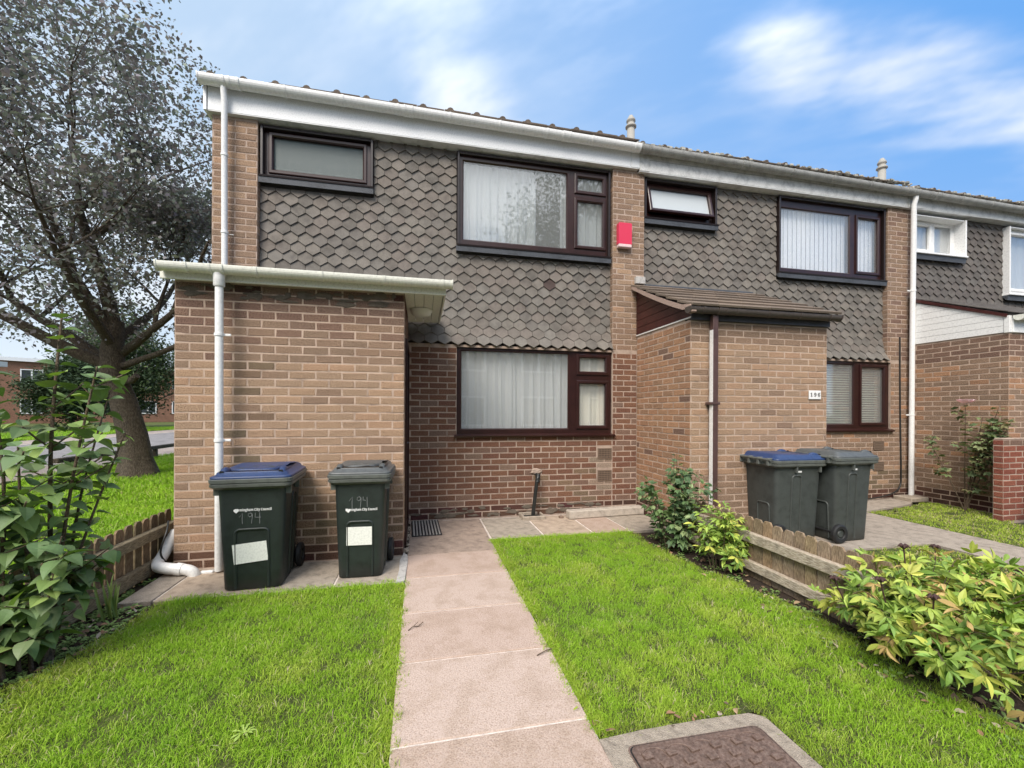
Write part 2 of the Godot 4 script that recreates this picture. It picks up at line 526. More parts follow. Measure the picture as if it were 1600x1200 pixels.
func struct(called: String, st: SurfaceTool, m, parent: Node = self) -> MeshInstance3D:
	var o := obj(called, st, m, parent)
	o.set_meta("kind", "structure")
	return o


func one_box(called: String, a: Vector3, b: Vector3, m, parent: Node, bev := 0.0) -> MeshInstance3D:
	var st := new_st()
	box(st, a, b, bev)
	return obj(called, st, m, parent)


func writing(called: String, text: String, height: float, m, parent: Node, xf: Transform3D, font := "Droid Sans") -> MeshInstance3D:
	var tm := TextMesh.new()
	var f := SystemFont.new()
	f.font_names = PackedStringArray([font])
	f.font_weight = 700
	tm.font = f
	tm.text = text
	tm.font_size = 32
	tm.pixel_size = height / 23.0
	tm.depth = 0.002
	tm.material = M[m]
	return put(called, tm, parent, xf)


func sees(p: Vector3) -> bool:
	var d := p - CAM
	var z := d.x * sin(YAW) - d.z * cos(YAW)
	var x := d.x * cos(YAW) + d.z * sin(YAW)
	return z > 0.2 and absf(x / z) < 1.22 and d.y / z > -0.86 and d.y / z < 1.0


# ---------------------------------------------------------------- the ground
func sheet(called: String, poly: PackedVector2Array, y: float, m: String, thick := 0.0) -> MeshInstance3D:
	var st := new_st()
	if thick > 0.0:
		prism(st, poly, -y, thick - y, Transform3D(Basis(Vector3(1, 0, 0), Vector3(0, 0, 1), Vector3(0, -1, 0)), Vector3.ZERO))
	else:
		var tri := Geometry2D.triangulate_polygon(poly)
		for i in range(0, tri.size(), 3):
			var q := []
			for k in 3:
				q.append(Vector3(poly[tri[i + k]].x, y, poly[tri[i + k]].y))
			face(st, q, Vector3.UP)
	return struct(called, st, m)


func rect(x0: float, z0: float, x1: float, z1: float) -> PackedVector2Array:
	return PackedVector2Array([Vector2(x0, z0), Vector2(x1, z0), Vector2(x1, z1), Vector2(x0, z1)])


func ground() -> void:
	sheet("ground", rect(-190, -190, 190, 190), -0.03, "ground")
	sheet("front_garden_soil", rect(-0.14, 0.02, 9.3, 5.6), -0.012, "soil")
	sheet("pavement", rect(-6.95, -60, -5.45, 30), -0.012, "pavement")
	sheet("road", rect(-13.2, -90, -6.95, 40), -0.02, "tarmac")
	sheet("far_pavement", rect(-15.2, -90, -13.2, 40), -0.012, "pavement")
	sheet("street_behind", rect(-5.4, 6.6, 40, 9.6), -0.016, "pavement")
	var st := new_st()
	box(st, Vector3(-7.08, -0.12, -60), Vector3(-6.95, 0.0, 30), 0.01)
	box(st, Vector3(-13.2, -0.12, -90), Vector3(-13.07, 0.0, 40), 0.01)
	struct("road_kerb", st, "kerb")


# ---------------------------------------------------------------- bricks and tiles
const TONES := {
	"buff": [Vector3(0.533, 0.388, 0.281), Vector3(0.511, 0.379, 0.280), Vector3(0.565, 0.408, 0.296), Vector3(0.492, 0.371, 0.279), Vector3(0.554, 0.388, 0.279), Vector3(0.473, 0.351, 0.261)],
	"red": [Vector3(0.274, 0.150, 0.111), Vector3(0.254, 0.141, 0.106), Vector3(0.294, 0.166, 0.120), Vector3(0.241, 0.137, 0.105), Vector3(0.287, 0.168, 0.123), Vector3(0.262, 0.154, 0.116)],
	"brown": [Vector3(0.296, 0.202, 0.167), Vector3(0.278, 0.190, 0.158), Vector3(0.308, 0.214, 0.174), Vector3(0.290, 0.207, 0.174), Vector3(0.270, 0.183, 0.154), Vector3(0.305, 0.223, 0.183)],
	"orange": [Vector3(0.533, 0.325, 0.216), Vector3(0.493, 0.306, 0.208), Vector3(0.571, 0.356, 0.234), Vector3(0.471, 0.311, 0.218), Vector3(0.534, 0.343, 0.228), Vector3(0.457, 0.288, 0.195)],
	"pier": [Vector3(0.392, 0.289, 0.223), Vector3(0.373, 0.274, 0.213), Vector3(0.411, 0.303, 0.234), Vector3(0.359, 0.271, 0.213), Vector3(0.400, 0.289, 0.221), Vector3(0.383, 0.288, 0.225)],
	"plinth": [Vector3(0.134, 0.071, 0.066), Vector3(0.158, 0.087, 0.073), Vector3(0.119, 0.075, 0.066), Vector3(0.188, 0.114, 0.087), Vector3(0.139, 0.066, 0.069), Vector3(0.168, 0.107, 0.086)],
	"damp": [Vector3(0.287, 0.220, 0.166), Vector3(0.262, 0.207, 0.153), Vector3(0.303, 0.225, 0.167), Vector3(0.255, 0.211, 0.156), Vector3(0.294, 0.217, 0.164), Vector3(0.271, 0.212, 0.157)],
	"tile": [Vector3(0.286, 0.266, 0.249), Vector3(0.254, 0.237, 0.226), Vector3(0.318, 0.294, 0.273), Vector3(0.267, 0.242, 0.227), Vector3(0.295, 0.278, 0.264), Vector3(0.235, 0.218, 0.205), Vector3(0.295, 0.263, 0.246), Vector3(0.137, 0.101, 0.098)],
	"tile_dark": [Vector3(0.216, 0.200, 0.195), Vector3(0.193, 0.180, 0.177), Vector3(0.240, 0.221, 0.214), Vector3(0.202, 0.183, 0.180), Vector3(0.219, 0.207, 0.205), Vector3(0.179, 0.165, 0.163), Vector3(0.225, 0.204, 0.199), Vector3(0.108, 0.086, 0.089)],
	"bloom": [Vector3(0.46, 0.40, 0.34), Vector3(0.42, 0.36, 0.31), Vector3(0.40, 0.32, 0.27), Vector3(0.44, 0.37, 0.32), Vector3(0.38, 0.32, 0.27), Vector3(0.36, 0.29, 0.24)],
	"red_wall": [Vector3(0.36, 0.135, 0.10), Vector3(0.33, 0.125, 0.095), Vector3(0.38, 0.15, 0.11), Vector3(0.30, 0.12, 0.095), Vector3(0.35, 0.145, 0.115), Vector3(0.32, 0.115, 0.09)],
	"roof": [Vector3(0.245, 0.198, 0.168), Vector3(0.221, 0.180, 0.155), Vector3(0.270, 0.216, 0.181)],
}


func tone_mat(base: String, palette: String, k: int) -> StandardMaterial3D:
	var key := base + palette + str(k)
	if not cache.has(key):
		var m: StandardMaterial3D = M[base].duplicate()
		var v: Vector3 = TONES[palette][k]
		m.vertex_color_use_as_albedo = false
		m.albedo_color = lin(v.x, v.y, v.z)
		cache[key] = m
	return cache[key]


func vcol(palette: String, k: int) -> Color:
	var v: Vector3 = TONES[palette][k]
	return Color(v.x, v.y, v.z)


# the face of a brick stands proud of the joint; its corners are a little uneven
func emit_brick(st: SurfaceTool, xf: Transform3D, length: float, height: float, deep: float, seed_: int) -> void:
	var r := RandomNumberGenerator.new()
	r.seed = seed_
	var c := []
	var f := []
	for s in [[-1, -1], [1, -1], [1, 1], [-1, 1]]:
		var px: float = s[0] * (length / 2 + r.randf_range(-0.0025, 0.002))
		var py: float = s[1] * (height / 2 + r.randf_range(-0.0022, 0.0018))
		c.append(Vector3(px, py, -0.003 + r.randf_range(-0.001, 0.001)))
		f.append(Vector3(px - s[0] * r.randf_range(0.003, 0.006), py - s[1] * r.randf_range(0.003, 0.006), r.randf_range(-0.0015, 0.001)))
	var q := func(a: Array) -> Array: return a.map(func(p): return xf * p)
	face(st, q.call(f), xf.basis.z)
	for k in 4:
		var k2 := (k + 1) % 4
		var out: Vector3 = (c[k] + c[k2]) * 0.5
		out.z = 0.0
		face(st, q.call([c[k], c[k2], f[k2], f[k]]), xf.basis * (out.normalized() + Vector3(0, 0, 1)))
		face(st, q.call([c[k] - Vector3(0, 0, deep), c[k2] - Vector3(0, 0, deep), c[k2], c[k]]), xf.basis * out)


func brick_mesh(length: float, v: int) -> ArrayMesh:
	var key := "brick_%d_%d" % [roundi(length * 200.0), v]
	if not cache.has(key):
		var st := new_st()
		emit_brick(st, Transform3D.IDENTITY, roundi(length * 200.0) / 200.0, 0.0625, 0.03, v * 31 + roundi(length * 200.0))
		cache[key] = mesh_of(st, null)
	return cache[key]


# lays bricks in stretcher bond over a wall face: o is its lower left corner, u runs along it, n faces out
func lay_bricks(pool: Array, wall: Node3D, o: Vector3, u: Vector3, n: Vector3, width: float, courses: int, holes: Array, shift: float, tone: Callable, near := true) -> void:
	for c in courses:
		var y := c * 0.075 + 0.0375
		var spans := [[0.0, width]]
		for h in holes:   # [s0, y0, s1, y1] measured from o
			if y > h[1] - 0.01 and y < h[3] + 0.01:
				var kept := []
				for s in spans:
					if h[2] <= s[0] or h[0] >= s[1]:
						kept.append(s)
						continue
					if h[0] > s[0]: kept.append([s[0], h[0]])
					if h[2] < s[1]: kept.append([h[2], s[1]])
				spans = kept
		for s in spans:
			var x := floorf((s[0] - shift) / 0.225) * 0.225 + shift + (0.1125 if c % 2 else 0.0) - 0.225
			while x < s[1]:
				var a := maxf(x + 0.0065, s[0] + 0.002)
				var b := minf(x + 0.2185, s[1] - 0.002)
				x += 0.225
				if b - a < 0.03:
					continue
				var at := o + u * ((a + b) / 2) + Vector3(0, y, 0) + n * rng.randf_range(0.0022, 0.0042)
				var lean := Basis(u, Vector3.UP, n) * Basis(Vector3(0, 0, 1), rng.randf_range(-0.006, 0.006))
				var seen := near and sees(at) and n.dot(CAM - at) > 0.0
				pool.append({"xf": Transform3D(lean, at), "len": b - a, "tone": tone.call((a + b) / 2, y, c), "wall": wall, "rank": at.distance_to(CAM) + (0.0 if seen else 100.0)})


func commit_bricks(pool: Array, house: Node3D) -> void:
	pool.sort_custom(func(a, b): return a.rank < b.rank)
	var st := new_st()
	var rest := 0
	var count := {}
	for i in pool.size():
		var b: Dictionary = pool[i]
		if i < 300 and b.rank < 90.0:
			var m := brick_mesh(b.len, i % 5)
			var o := MeshInstance3D.new()
			count[b.wall] = count.get(b.wall, 0) + 1
			o.name = "brick" if count[b.wall] == 1 else "brick_%03d" % (count[b.wall] - 1)
			o.mesh = m
			o.material_override = tone_mat("brick", b.tone[0], b.tone[1])
			b.wall.add_child(o)
			o.transform = b.xf * Transform3D(Basis.from_scale(Vector3(b.len / (roundi(b.len * 200.0) / 200.0), 1, 1)), Vector3.ZERO)
		else:
			st.set_color(vcol(b.tone[0], b.tone[1]))
			emit_brick(st, b.xf, b.len, 0.0625, 0.03, i)
			rest += 1
	if rest:
		obj("brickwork", st, "brick", house).set_meta("kind", "stuff")


# a wall slab in the plane of x and y with rectangular holes, made of boxes
func holed(st: SurfaceTool, x0: float, x1: float, y0: float, y1: float, z0: float, z1: float, holes: Array) -> void:
	var ys := [y0, y1]
	for h in holes:
		for v in [h[1], h[3]]:
			if v > y0 and v < y1 and not v in ys: ys.append(v)
	ys.sort()
	for j in ys.size() - 1:
		var ym: float = (ys[j] + ys[j + 1]) / 2
		var spans := [[x0, x1]]
		for h in holes:
			if ym > h[1] and ym < h[3]:
				var kept := []
				for s in spans:
					if h[2] <= s[0] or h[0] >= s[1]:
						kept.append(s)
						continue
					if h[0] > s[0]: kept.append([s[0], h[0]])
					if h[2] < s[1]: kept.append([h[2], s[1]])
				spans = kept
		for s in spans:
			box(st, Vector3(s[0], ys[j], z0), Vector3(s[1], ys[j + 1], z1))


const TILE_W := 0.165
const TILE_GAUGE := 0.1135

func tile_shape() -> PackedVector2Array:
	return PackedVector2Array([Vector2(0, 0), Vector2(0.0805, 0.056), Vector2(0.0805, 0.205), Vector2(-0.0805, 0.205), Vector2(-0.0805, 0.056)])


func emit_tile(st: SurfaceTool, poly: PackedVector2Array, xf: Transform3D) -> void:
	prism(st, poly, -0.015, 0.0, xf)


# arrow-ended tiles hung in rows between x0 and x1; holes are [x0, y0, x1, y1]
func hang_tiles(house: Node3D, board: Node3D, x0: float, x1: float, y0: float, y1: float, z: float, holes: Array, palette: String, odd_one := Vector2.ZERO) -> void:
	var zp := func(y: float) -> float:
		var k: float = clampf(1.0 - (y - y0) / 0.36, 0.0, 1.0)
		return z + 0.115 * k * k
	var shape := tile_shape()
	if not cache.has("tile"):
		var s := new_st()
		emit_tile(s, shape, Transform3D.IDENTITY)
		cache["tile"] = mesh_of(s, null)
	var pool := []
	var rows := ceili((y1 - y0) / TILE_GAUGE)
	for r in rows:
		var y := y0 + r * TILE_GAUGE
		var n := ceili((x1 - x0) / TILE_W) + 1
		for i in n:
			var x := x0 + (i + (0.5 if r % 2 else 0.0)) * TILE_W
			var parts := [shape]
			var cuts := [[x0 - 1.0, y - 1, x0, y + 1], [x1, y - 1, x1 + 1.0, y + 1], [x0 - 1, y1, x1 + 1, y1 + 1]] + holes
			for h in cuts:
				var lx: float = h[0] - x
				var hx: float = h[2] - x
				if lx > 0.081 or hx < -0.081 or h[1] - y > 0.205 or h[3] - y < 0.0:
					continue
				var next := []
				var hole := PackedVector2Array([Vector2(lx, h[1] - y), Vector2(hx, h[1] - y), Vector2(hx, h[3] - y), Vector2(lx, h[3] - y)])
				for p in parts:
					for q in Geometry2D.clip_polygons(p, hole):
						if q.size() > 2 and not Geometry2D.is_polygon_clockwise(q): next.append(q)
				parts = next
			var jit := rng.randf_range(-0.003, 0.003)
			var foot := Vector3(x, y + rng.randf_range(-0.002, 0.002), zp.call(y) + 0.041 + rng.randf_range(-0.002, 0.003))
			var head := Vector3(x + jit, y + 0.205, zp.call(y + 0.205) + 0.012)
			var up := (head - foot).normalized()
			var bs := Basis(up.cross(Vector3(0, 0, 1)).normalized(), up, Vector3.ZERO)
			bs.z = bs.x.cross(up)
			for p in parts:
				var low := 9.0
				for v in p: low = minf(low, v.y)
				if low > TILE_GAUGE + 0.05:   # covered by the course above
					continue
				var k := rng.randi_range(0, 6)
				if odd_one != Vector2.ZERO and absf(x - odd_one.x) < TILE_W * 0.5 and absf(y + 0.05 - odd_one.y) < TILE_GAUGE * 0.5:
					k = 7
				pool.append({"poly": p, "full": p.size() == 5 and p == shape, "xf": Transform3D(bs, foot), "tone": k, "rank": foot.distance_to(CAM) + (0.0 if sees(foot) else 50.0)})
	pool.sort_custom(func(a, b): return a.rank < b.rank)
	var st := new_st()
	var rest := 0
	for i in pool.size():
		var t: Dictionary = pool[i]
		if i < 300 and t.rank < 40.0:
			var m: Mesh = cache["tile"]
			if not t.full:
				var s := new_st()
				emit_tile(s, t.poly, Transform3D.IDENTITY)
				m = mesh_of(s, null)
			var o := MeshInstance3D.new()
			o.name = "tile" if i == 0 else "tile_%03d" % i
			o.mesh = m
			o.material_override = tone_mat("tile", palette, t.tone)
			board.add_child(o)
			o.transform = t.xf
			if t.tone == 7:
				o.set_meta("label", "dark red-brown tile among the grey ones")
		else:
			st.set_color(vcol(palette, t.tone))
			emit_tile(st, t.poly, t.xf)
			rest += 1
	if rest:
		obj("tiling", st, "tile", house).set_meta("kind", "stuff")


# ---------------------------------------------------------------- windows
# outer rectangle, the face of the frame at z, lights as [x0, y0, x1, y1, kind] (kind: fix, sash, frost)
func window_unit(house: Node3D, x0: float, y0: float, x1: float, y1: float, z: float, frame: String, lights: Array, opts := {}) -> MeshInstance3D:
	var st := new_st()
	var holes := []
	for l in lights:
		holes.append([l[0], l[1], l[2], l[3]])
	holed_bev(st, x0, x1, y0, y1, z - 0.07, z, holes)
	var w := obj("window", st, frame, house)
	for l in lights:
		var kind: String = l[4]
		var cx: float = (l[0] + l[2]) / 2
		var hw: float = (l[2] - l[0]) / 2
		var hh: float = (l[3] - l[1]) / 2
		var pivot := Transform3D(Basis.IDENTITY, Vector3(cx, l[3], z))
		if opts.has("open") and kind == "open":
			pivot.basis = Basis(Vector3(1, 0, 0), -opts.open)
		if kind != "fix":
			var s := new_st()
			var b := 0.048
			# four bars with a sloping inner edge, mitred
			for q in [[0.0, hh, hw], [PI / 2, hw, hh], [PI, hh, hw], [-PI / 2, hw, hh]]:
				var xf := Transform3D(Basis(Vector3(0, 0, 1), q[0]), Vector3(0, -hh, 0))
				var e: float = q[1] + 0.012
				var l2: float = q[2] + 0.012
				var prof := [Vector2(e, -0.03), Vector2(e, 0.014), Vector2(e - 0.008, 0.018), Vector2(e - b + 0.014, 0.018), Vector2(e - b, 0.004), Vector2(e - b, -0.03)]
				for i in prof.size() - 1:
					var p: Vector2 = prof[i]
					var n: Vector2 = prof[i + 1]
					var lp: float = l2 - (e - p.x)
					var ln: float = l2 - (e - n.x)
					face(s, [xf * Vector3(-lp, p.x, p.y), xf * Vector3(lp, p.x, p.y), xf * Vector3(ln, n.x, n.y), xf * Vector3(-ln, n.x, n.y)], xf.basis * Vector3(0, n.y - p.y, p.x - n.x) + xf.basis * Vector3(0, 0.0001, 0.0002))
			var sash := put("sash", mesh_of(s, frame), w, pivot)
			hw -= 0.036
			hh -= 0.036
		var g := new_st()
		var mid: float = -(l[3] - l[1]) / 2
		if kind == "frost" or kind == "open":
			box(g, Vector3(-hw, mid - hh, -0.036), Vector3(hw, mid + hh, -0.026))
			put("pane", mesh_of(g, "frost" if kind == "frost" else "pane_sky_sheen"), w, pivot)
		else:
			for zz in [-0.018, -0.022, -0.040, -0.044]:
				face(g, [Vector3(-hw, mid - hh, zz), Vector3(hw, mid - hh, zz), Vector3(hw, mid + hh, zz), Vector3(-hw, mid + hh, zz)], Vector3(0, 0, 1))
			put("pane", mesh_of(g, "glass"), w, pivot)
	return w


func holed_bev(st: SurfaceTool, x0: float, x1: float, y0: float, y1: float, z0: float, z1: float, holes: Array) -> void:
	holed(st, x0, x1, y0, y1, z0, z1, holes)
	# a bead round every light
	for h in holes:
		for k in 4:
			var a := Vector3(h[0] if k != 1 else h[2], h[1] if k != 2 else h[3], z1)
			var b := Vector3(h[2] if k != 3 else h[0], h[3] if k != 0 else h[1], z1)
			var inn: Vector3 = [Vector3(0, 1, 0), Vector3(-1, 0, 0), Vector3(0, -1, 0), Vector3(1, 0, 0)][k]
			var t := 0.014
			face(st, [a, b, b + inn * t - Vector3(0, 0, 0.016), a + inn * t - Vector3(0, 0, 0.016)], inn + Vector3(0, 0, 1))


# a curtain that hangs in folds
func curtain(label: String, x0: float, x1: float, y0: float, y1: float, z: float, m: String, folds: float, deep: float, seed_: int, group := "", pull := 0.0) -> void:
	var r := RandomNumberGenerator.new()
	r.seed = seed_
	var ph := r.randf() * 6.0
	var nx := int(ceil((x1 - x0) / 0.012))
	var ny := 10
	var st := new_st()
	st.set_smooth_group(0)
	var p := func(i: int, j: int) -> Vector3:
		var s := float(i) / nx
		var t := float(j) / ny
		var x: float = lerpf(x0, x1, s) + pull * (1.0 - t) * s + 0.006 * sin(t * 3.0 + s * 20.0)
		var a: float = s * folds * TAU + ph
		var d: float = deep * (0.55 + 0.45 * (1.0 - t)) * (sin(a + 0.8 * sin(a * 0.37 + ph) + t * 0.5) + 0.45 * sin(a * 2.3 + 1.3 + t * 0.9) + 0.25 * sin(a * 5.1 + ph))
		return Vector3(x, lerpf(y0, y1, t), z + d)
	for i in nx:
		for j in ny:
			face(st, [p.call(i, j), p.call(i + 1, j), p.call(i + 1, j + 1), p.call(i, j + 1)], Vector3(0, 0, 1))
	tag(obj("curtain", st, m), label, "curtain", group)


func gutter_profile(r: float) -> PackedVector2Array:
	var out := PackedVector2Array()
	for k in 13:
		var a := PI + PI * k / 12.0
		out.append(Vector2(cos(a) * r, sin(a) * r))
	out.append(Vector2(r, 0.012))
	out.append(Vector2(r - 0.006, 0.012))
	for k in range(12, -1, -1):
		var a := PI + PI * k / 12.0
		out.append(Vector2(cos(a) * (r - 0.006), sin(a) * (r - 0.006) + 0.002))
	out.append(Vector2(-r + 0.006, 0.012))
	out.append(Vector2(-r, 0.012))
	return out


func gutter(house: Node3D, x0: float, x1: float, y: float, z: float, r: float, m: String, every: float, unions := []) -> MeshInstance3D:
	var st := new_st()
	along_x(st, gutter_profile(r), x0, x1, Vector3(0, y, z))
	var g := obj("gutter", st, m, house)
	var x := x0 + every * 0.4
	while x < x1:
		var s := new_st()
		along_x(s, gutter_profile(r + 0.006), x - 0.012, x + 0.012, Vector3(0, y, z))
		box(s, Vector3(x - 0.010, y - 0.02, z - r - 0.03), Vector3(x + 0.010, y + 0.012, z - r + 0.004))
		obj("bracket", s, m, g)
		x += every
	for ux in unions:
		var s := new_st()
		along_x(s, gutter_profile(r + 0.009), ux - 0.055, ux - 0.035, Vector3(0, y, z))
		along_x(s, gutter_profile(r + 0.005), ux - 0.035, ux + 0.035, Vector3(0, y, z))
		along_x(s, gutter_profile(r + 0.009), ux + 0.035, ux + 0.055, Vector3(0, y, z))
		obj("joint_clip", s, m, g)
	var e := new_st()
	for xx in [x0, x1]:
		var disc := PackedVector2Array()
		for k in 13:
			disc.append(Vector2(cos(PI + PI * k / 12.0) * (r + 0.005), sin(PI + PI * k / 12.0) * (r + 0.005)))
		disc.append(Vector2(r + 0.005, 0.016))
		disc.append(Vector2(-r - 0.005, 0.016))
		along_x(e, disc, xx - 0.006, xx + 0.006, Vector3(0, y, z))
	obj("stop_end", e, m, g)
	return g


func round_pipe(house: Node3D, pts: Array, r: float, m: String, clips := [], called := "downpipe") -> MeshInstance3D:
	var st := new_st()
	tube(st, pts, r, 16)
	var p := obj(called, st, m, house)
	for c in clips:   # [centre, direction of the lug]
		var s := new_st()
		tube(s, [c[0] - Vector3(0, 0.012, 0), c[0] + Vector3(0, 0.012, 0)], r + 0.006, 16)
		var d: Vector3 = c[1]
		box(s, c[0] + d * r + Vector3(0, -0.010, -0.014), c[0] + d * (r + 0.055) + Vector3(0, 0.010, 0.003), 0.003)
		obj("pipe_clip", s, m, p)
	return p


# ---------------------------------------------------------------- the terrace
func pick(p: String) -> Array:
	return [p, rng.randi_range(0, 5)]


func house_shell(h: Node3D, x0: float, x1: float, low: Array, low_bricks_from: float, upper_from: float, upper_to: float, holes: Array, front_m := "mortar_grey") -> Dictionary:
	var st := new_st()
	holed(st, x0, x1, -0.05, 2.235, -0.25, 0.0, [low])
	var front := obj("front_wall", st, front_m, h)
	st = new_st()
	holed(st, upper_from, upper_to, 2.235, 4.74, -0.25, -0.105, holes)
	var board := obj("tile_hanging", st, "batten", h)
	one_box("back_wall", Vector3(x0, 0, -8.25), Vector3(x1, 4.74, -8.0), "far_brick", h)
	one_box("party_wall", Vector3(x1 - 0.24, 0, -8.0), Vector3(x1 - 0.002, 4.74, -0.252), "room", h)
	one_box("upper_floor", Vector3(x0 + 0.2, 2.36, -8.0), Vector3(x1 - 0.25, 2.58, -0.252), "room", h)
	one_box("ceiling", Vector3(x0 + 0.2, 4.70, -8.0), Vector3(x1 - 0.25, 4.742, -0.252), "room", h)
	one_box("ground_floor", Vector3(x0 + 0.2, 0.0, -8.0), Vector3(x1 - 0.25, 0.06, -0.252), "room", h)
	one_box("partition", Vector3(x0 + 0.2, 0.06, -3.9), Vector3(x1 - 0.25, 4.7, -3.8), "room", h)
	return {"front": front, "board": board}


func roof(h: Node3D, x0: float, x1: float, eave: float, seed_: int, rough: bool) -> void:
	var st := new_st()
	along_x(st, PackedVector2Array([Vector2(0.05, eave - 0.06), Vector2(0.05, eave - 0.035), Vector2(-4.1, eave + 1.40), Vector2(-8.4, eave - 0.1), Vector2(-8.4, eave - 0.2), Vector2(-4.1, eave + 1.2)]), x0, x1)
	var body := obj("roof", st, tone_mat("roof_tile", "roof", 0), h)
	var r := RandomNumberGenerator.new()
	r.seed = seed_
	var slope := Basis(Vector3(1, 0, 0), -atan2(1.435, 4.15) + PI)   # local z climbs the roof
	var x := x0
	var k := 0
	while x + 0.33 < x1 + 0.1:
		var prof := PackedVector2Array([Vector2(0.003, 0), Vector2(0.327, 0), Vector2(0.327, 0.012), Vector2(0.115, 0.014), Vector2(0.100, 0.034), Vector2(0.075, 0.041), Vector2(0.050, 0.034), Vector2(0.030, 0.014), Vector2(0.003, 0.012)])
		var s := new_st()
		var at := Vector3(x, eave + 0.004 + r.randf_range(-0.004, 0.006), 0.118 + r.randf_range(-0.008, 0.008))
		prism(s, prof, 0.0, 0.42, Transform3D(Basis(Vector3(1, 0, 0), Vector3(0, cos(0.333), sin(0.333)), Vector3(0, sin(0.333), -cos(0.333))), at))
		obj("roof_tile", s, tone_mat("roof_tile", "roof", k % 3), body)
		x += 0.33
		k += 1
	if rough:   # moss and dirt that has collected along the eaves
		var m := new_st()
		for i in 170:
			var c := Vector3(r.randf_range(x0, x1), eave + 0.012 + r.randf_range(0.0, 0.018), 0.10 + r.randf_range(-0.03, 0.03))
			var s := r.randf_range(0.008, 0.022)
			m.set_color(Color(0.34, 0.33, 0.29) * r.randf_range(0.6, 1.3))
			box(m, c - Vector3(s * 1.5, s, s), c + Vector3(s * 1.5, s, s), s * 0.4)
		obj("eaves_moss", m, "litter", body).set_meta("kind", "stuff")


func tilted(o: Node3D, x: float, y: float, angle: float) -> void:
	var p := Vector3(x, y, 0)
	o.transform = Transform3D(Basis.IDENTITY, p) * Transform3D(Basis(Vector3(0, 0, 1), angle), Vector3.ZERO) * Transform3D(Basis.IDENTITY, -p)


# the dark surround of an upper window: boards that box out the reveal, with a sill and a lead apron
func surround(h: Node3D, x0: float, y0: float, x1: float, y1: float, m: String, left := true, right := true) -> void:
	var st := new_st()
	if left: box(st, Vector3(x0, y0, -0.24), Vector3(x0 + 0.028, y1, -0.022), 0.003)
	if right: box(st, Vector3(x1 - 0.028, y0, -0.24), Vector3(x1, y1, -0.022), 0.003)
	box(st, Vector3(x0 + 0.028, y1 - 0.03, -0.24), Vector3(x1 - 0.028, y1, -0.03), 0.003)
	var w := obj("window_surround", st, m, h)
	st = new_st()
	along_x(st, PackedVector2Array([Vector2(-0.24, y0 - 0.022), Vector2(0.006, y0 - 0.022), Vector2(0.010, y0 - 0.004), Vector2(-0.10, y0 + 0.022), Vector2(-0.24, y0 + 0.022)]), x0 - 0.005, x1 + 0.005)
	obj("sill", st, m, w)
	st = new_st()
	along_x(st, PackedVector2Array([Vector2(-0.09, y0 - 0.022), Vector2(-0.002, y0 - 0.023), Vector2(-0.008, y0 - 0.088), Vector2(-0.020, y0 - 0.088)]), x0 - 0.012, x1 + 0.006)
	obj("lead_apron", st, "lead", w)


func houses() -> void:
	house_a()
	house_b()
	house_c()


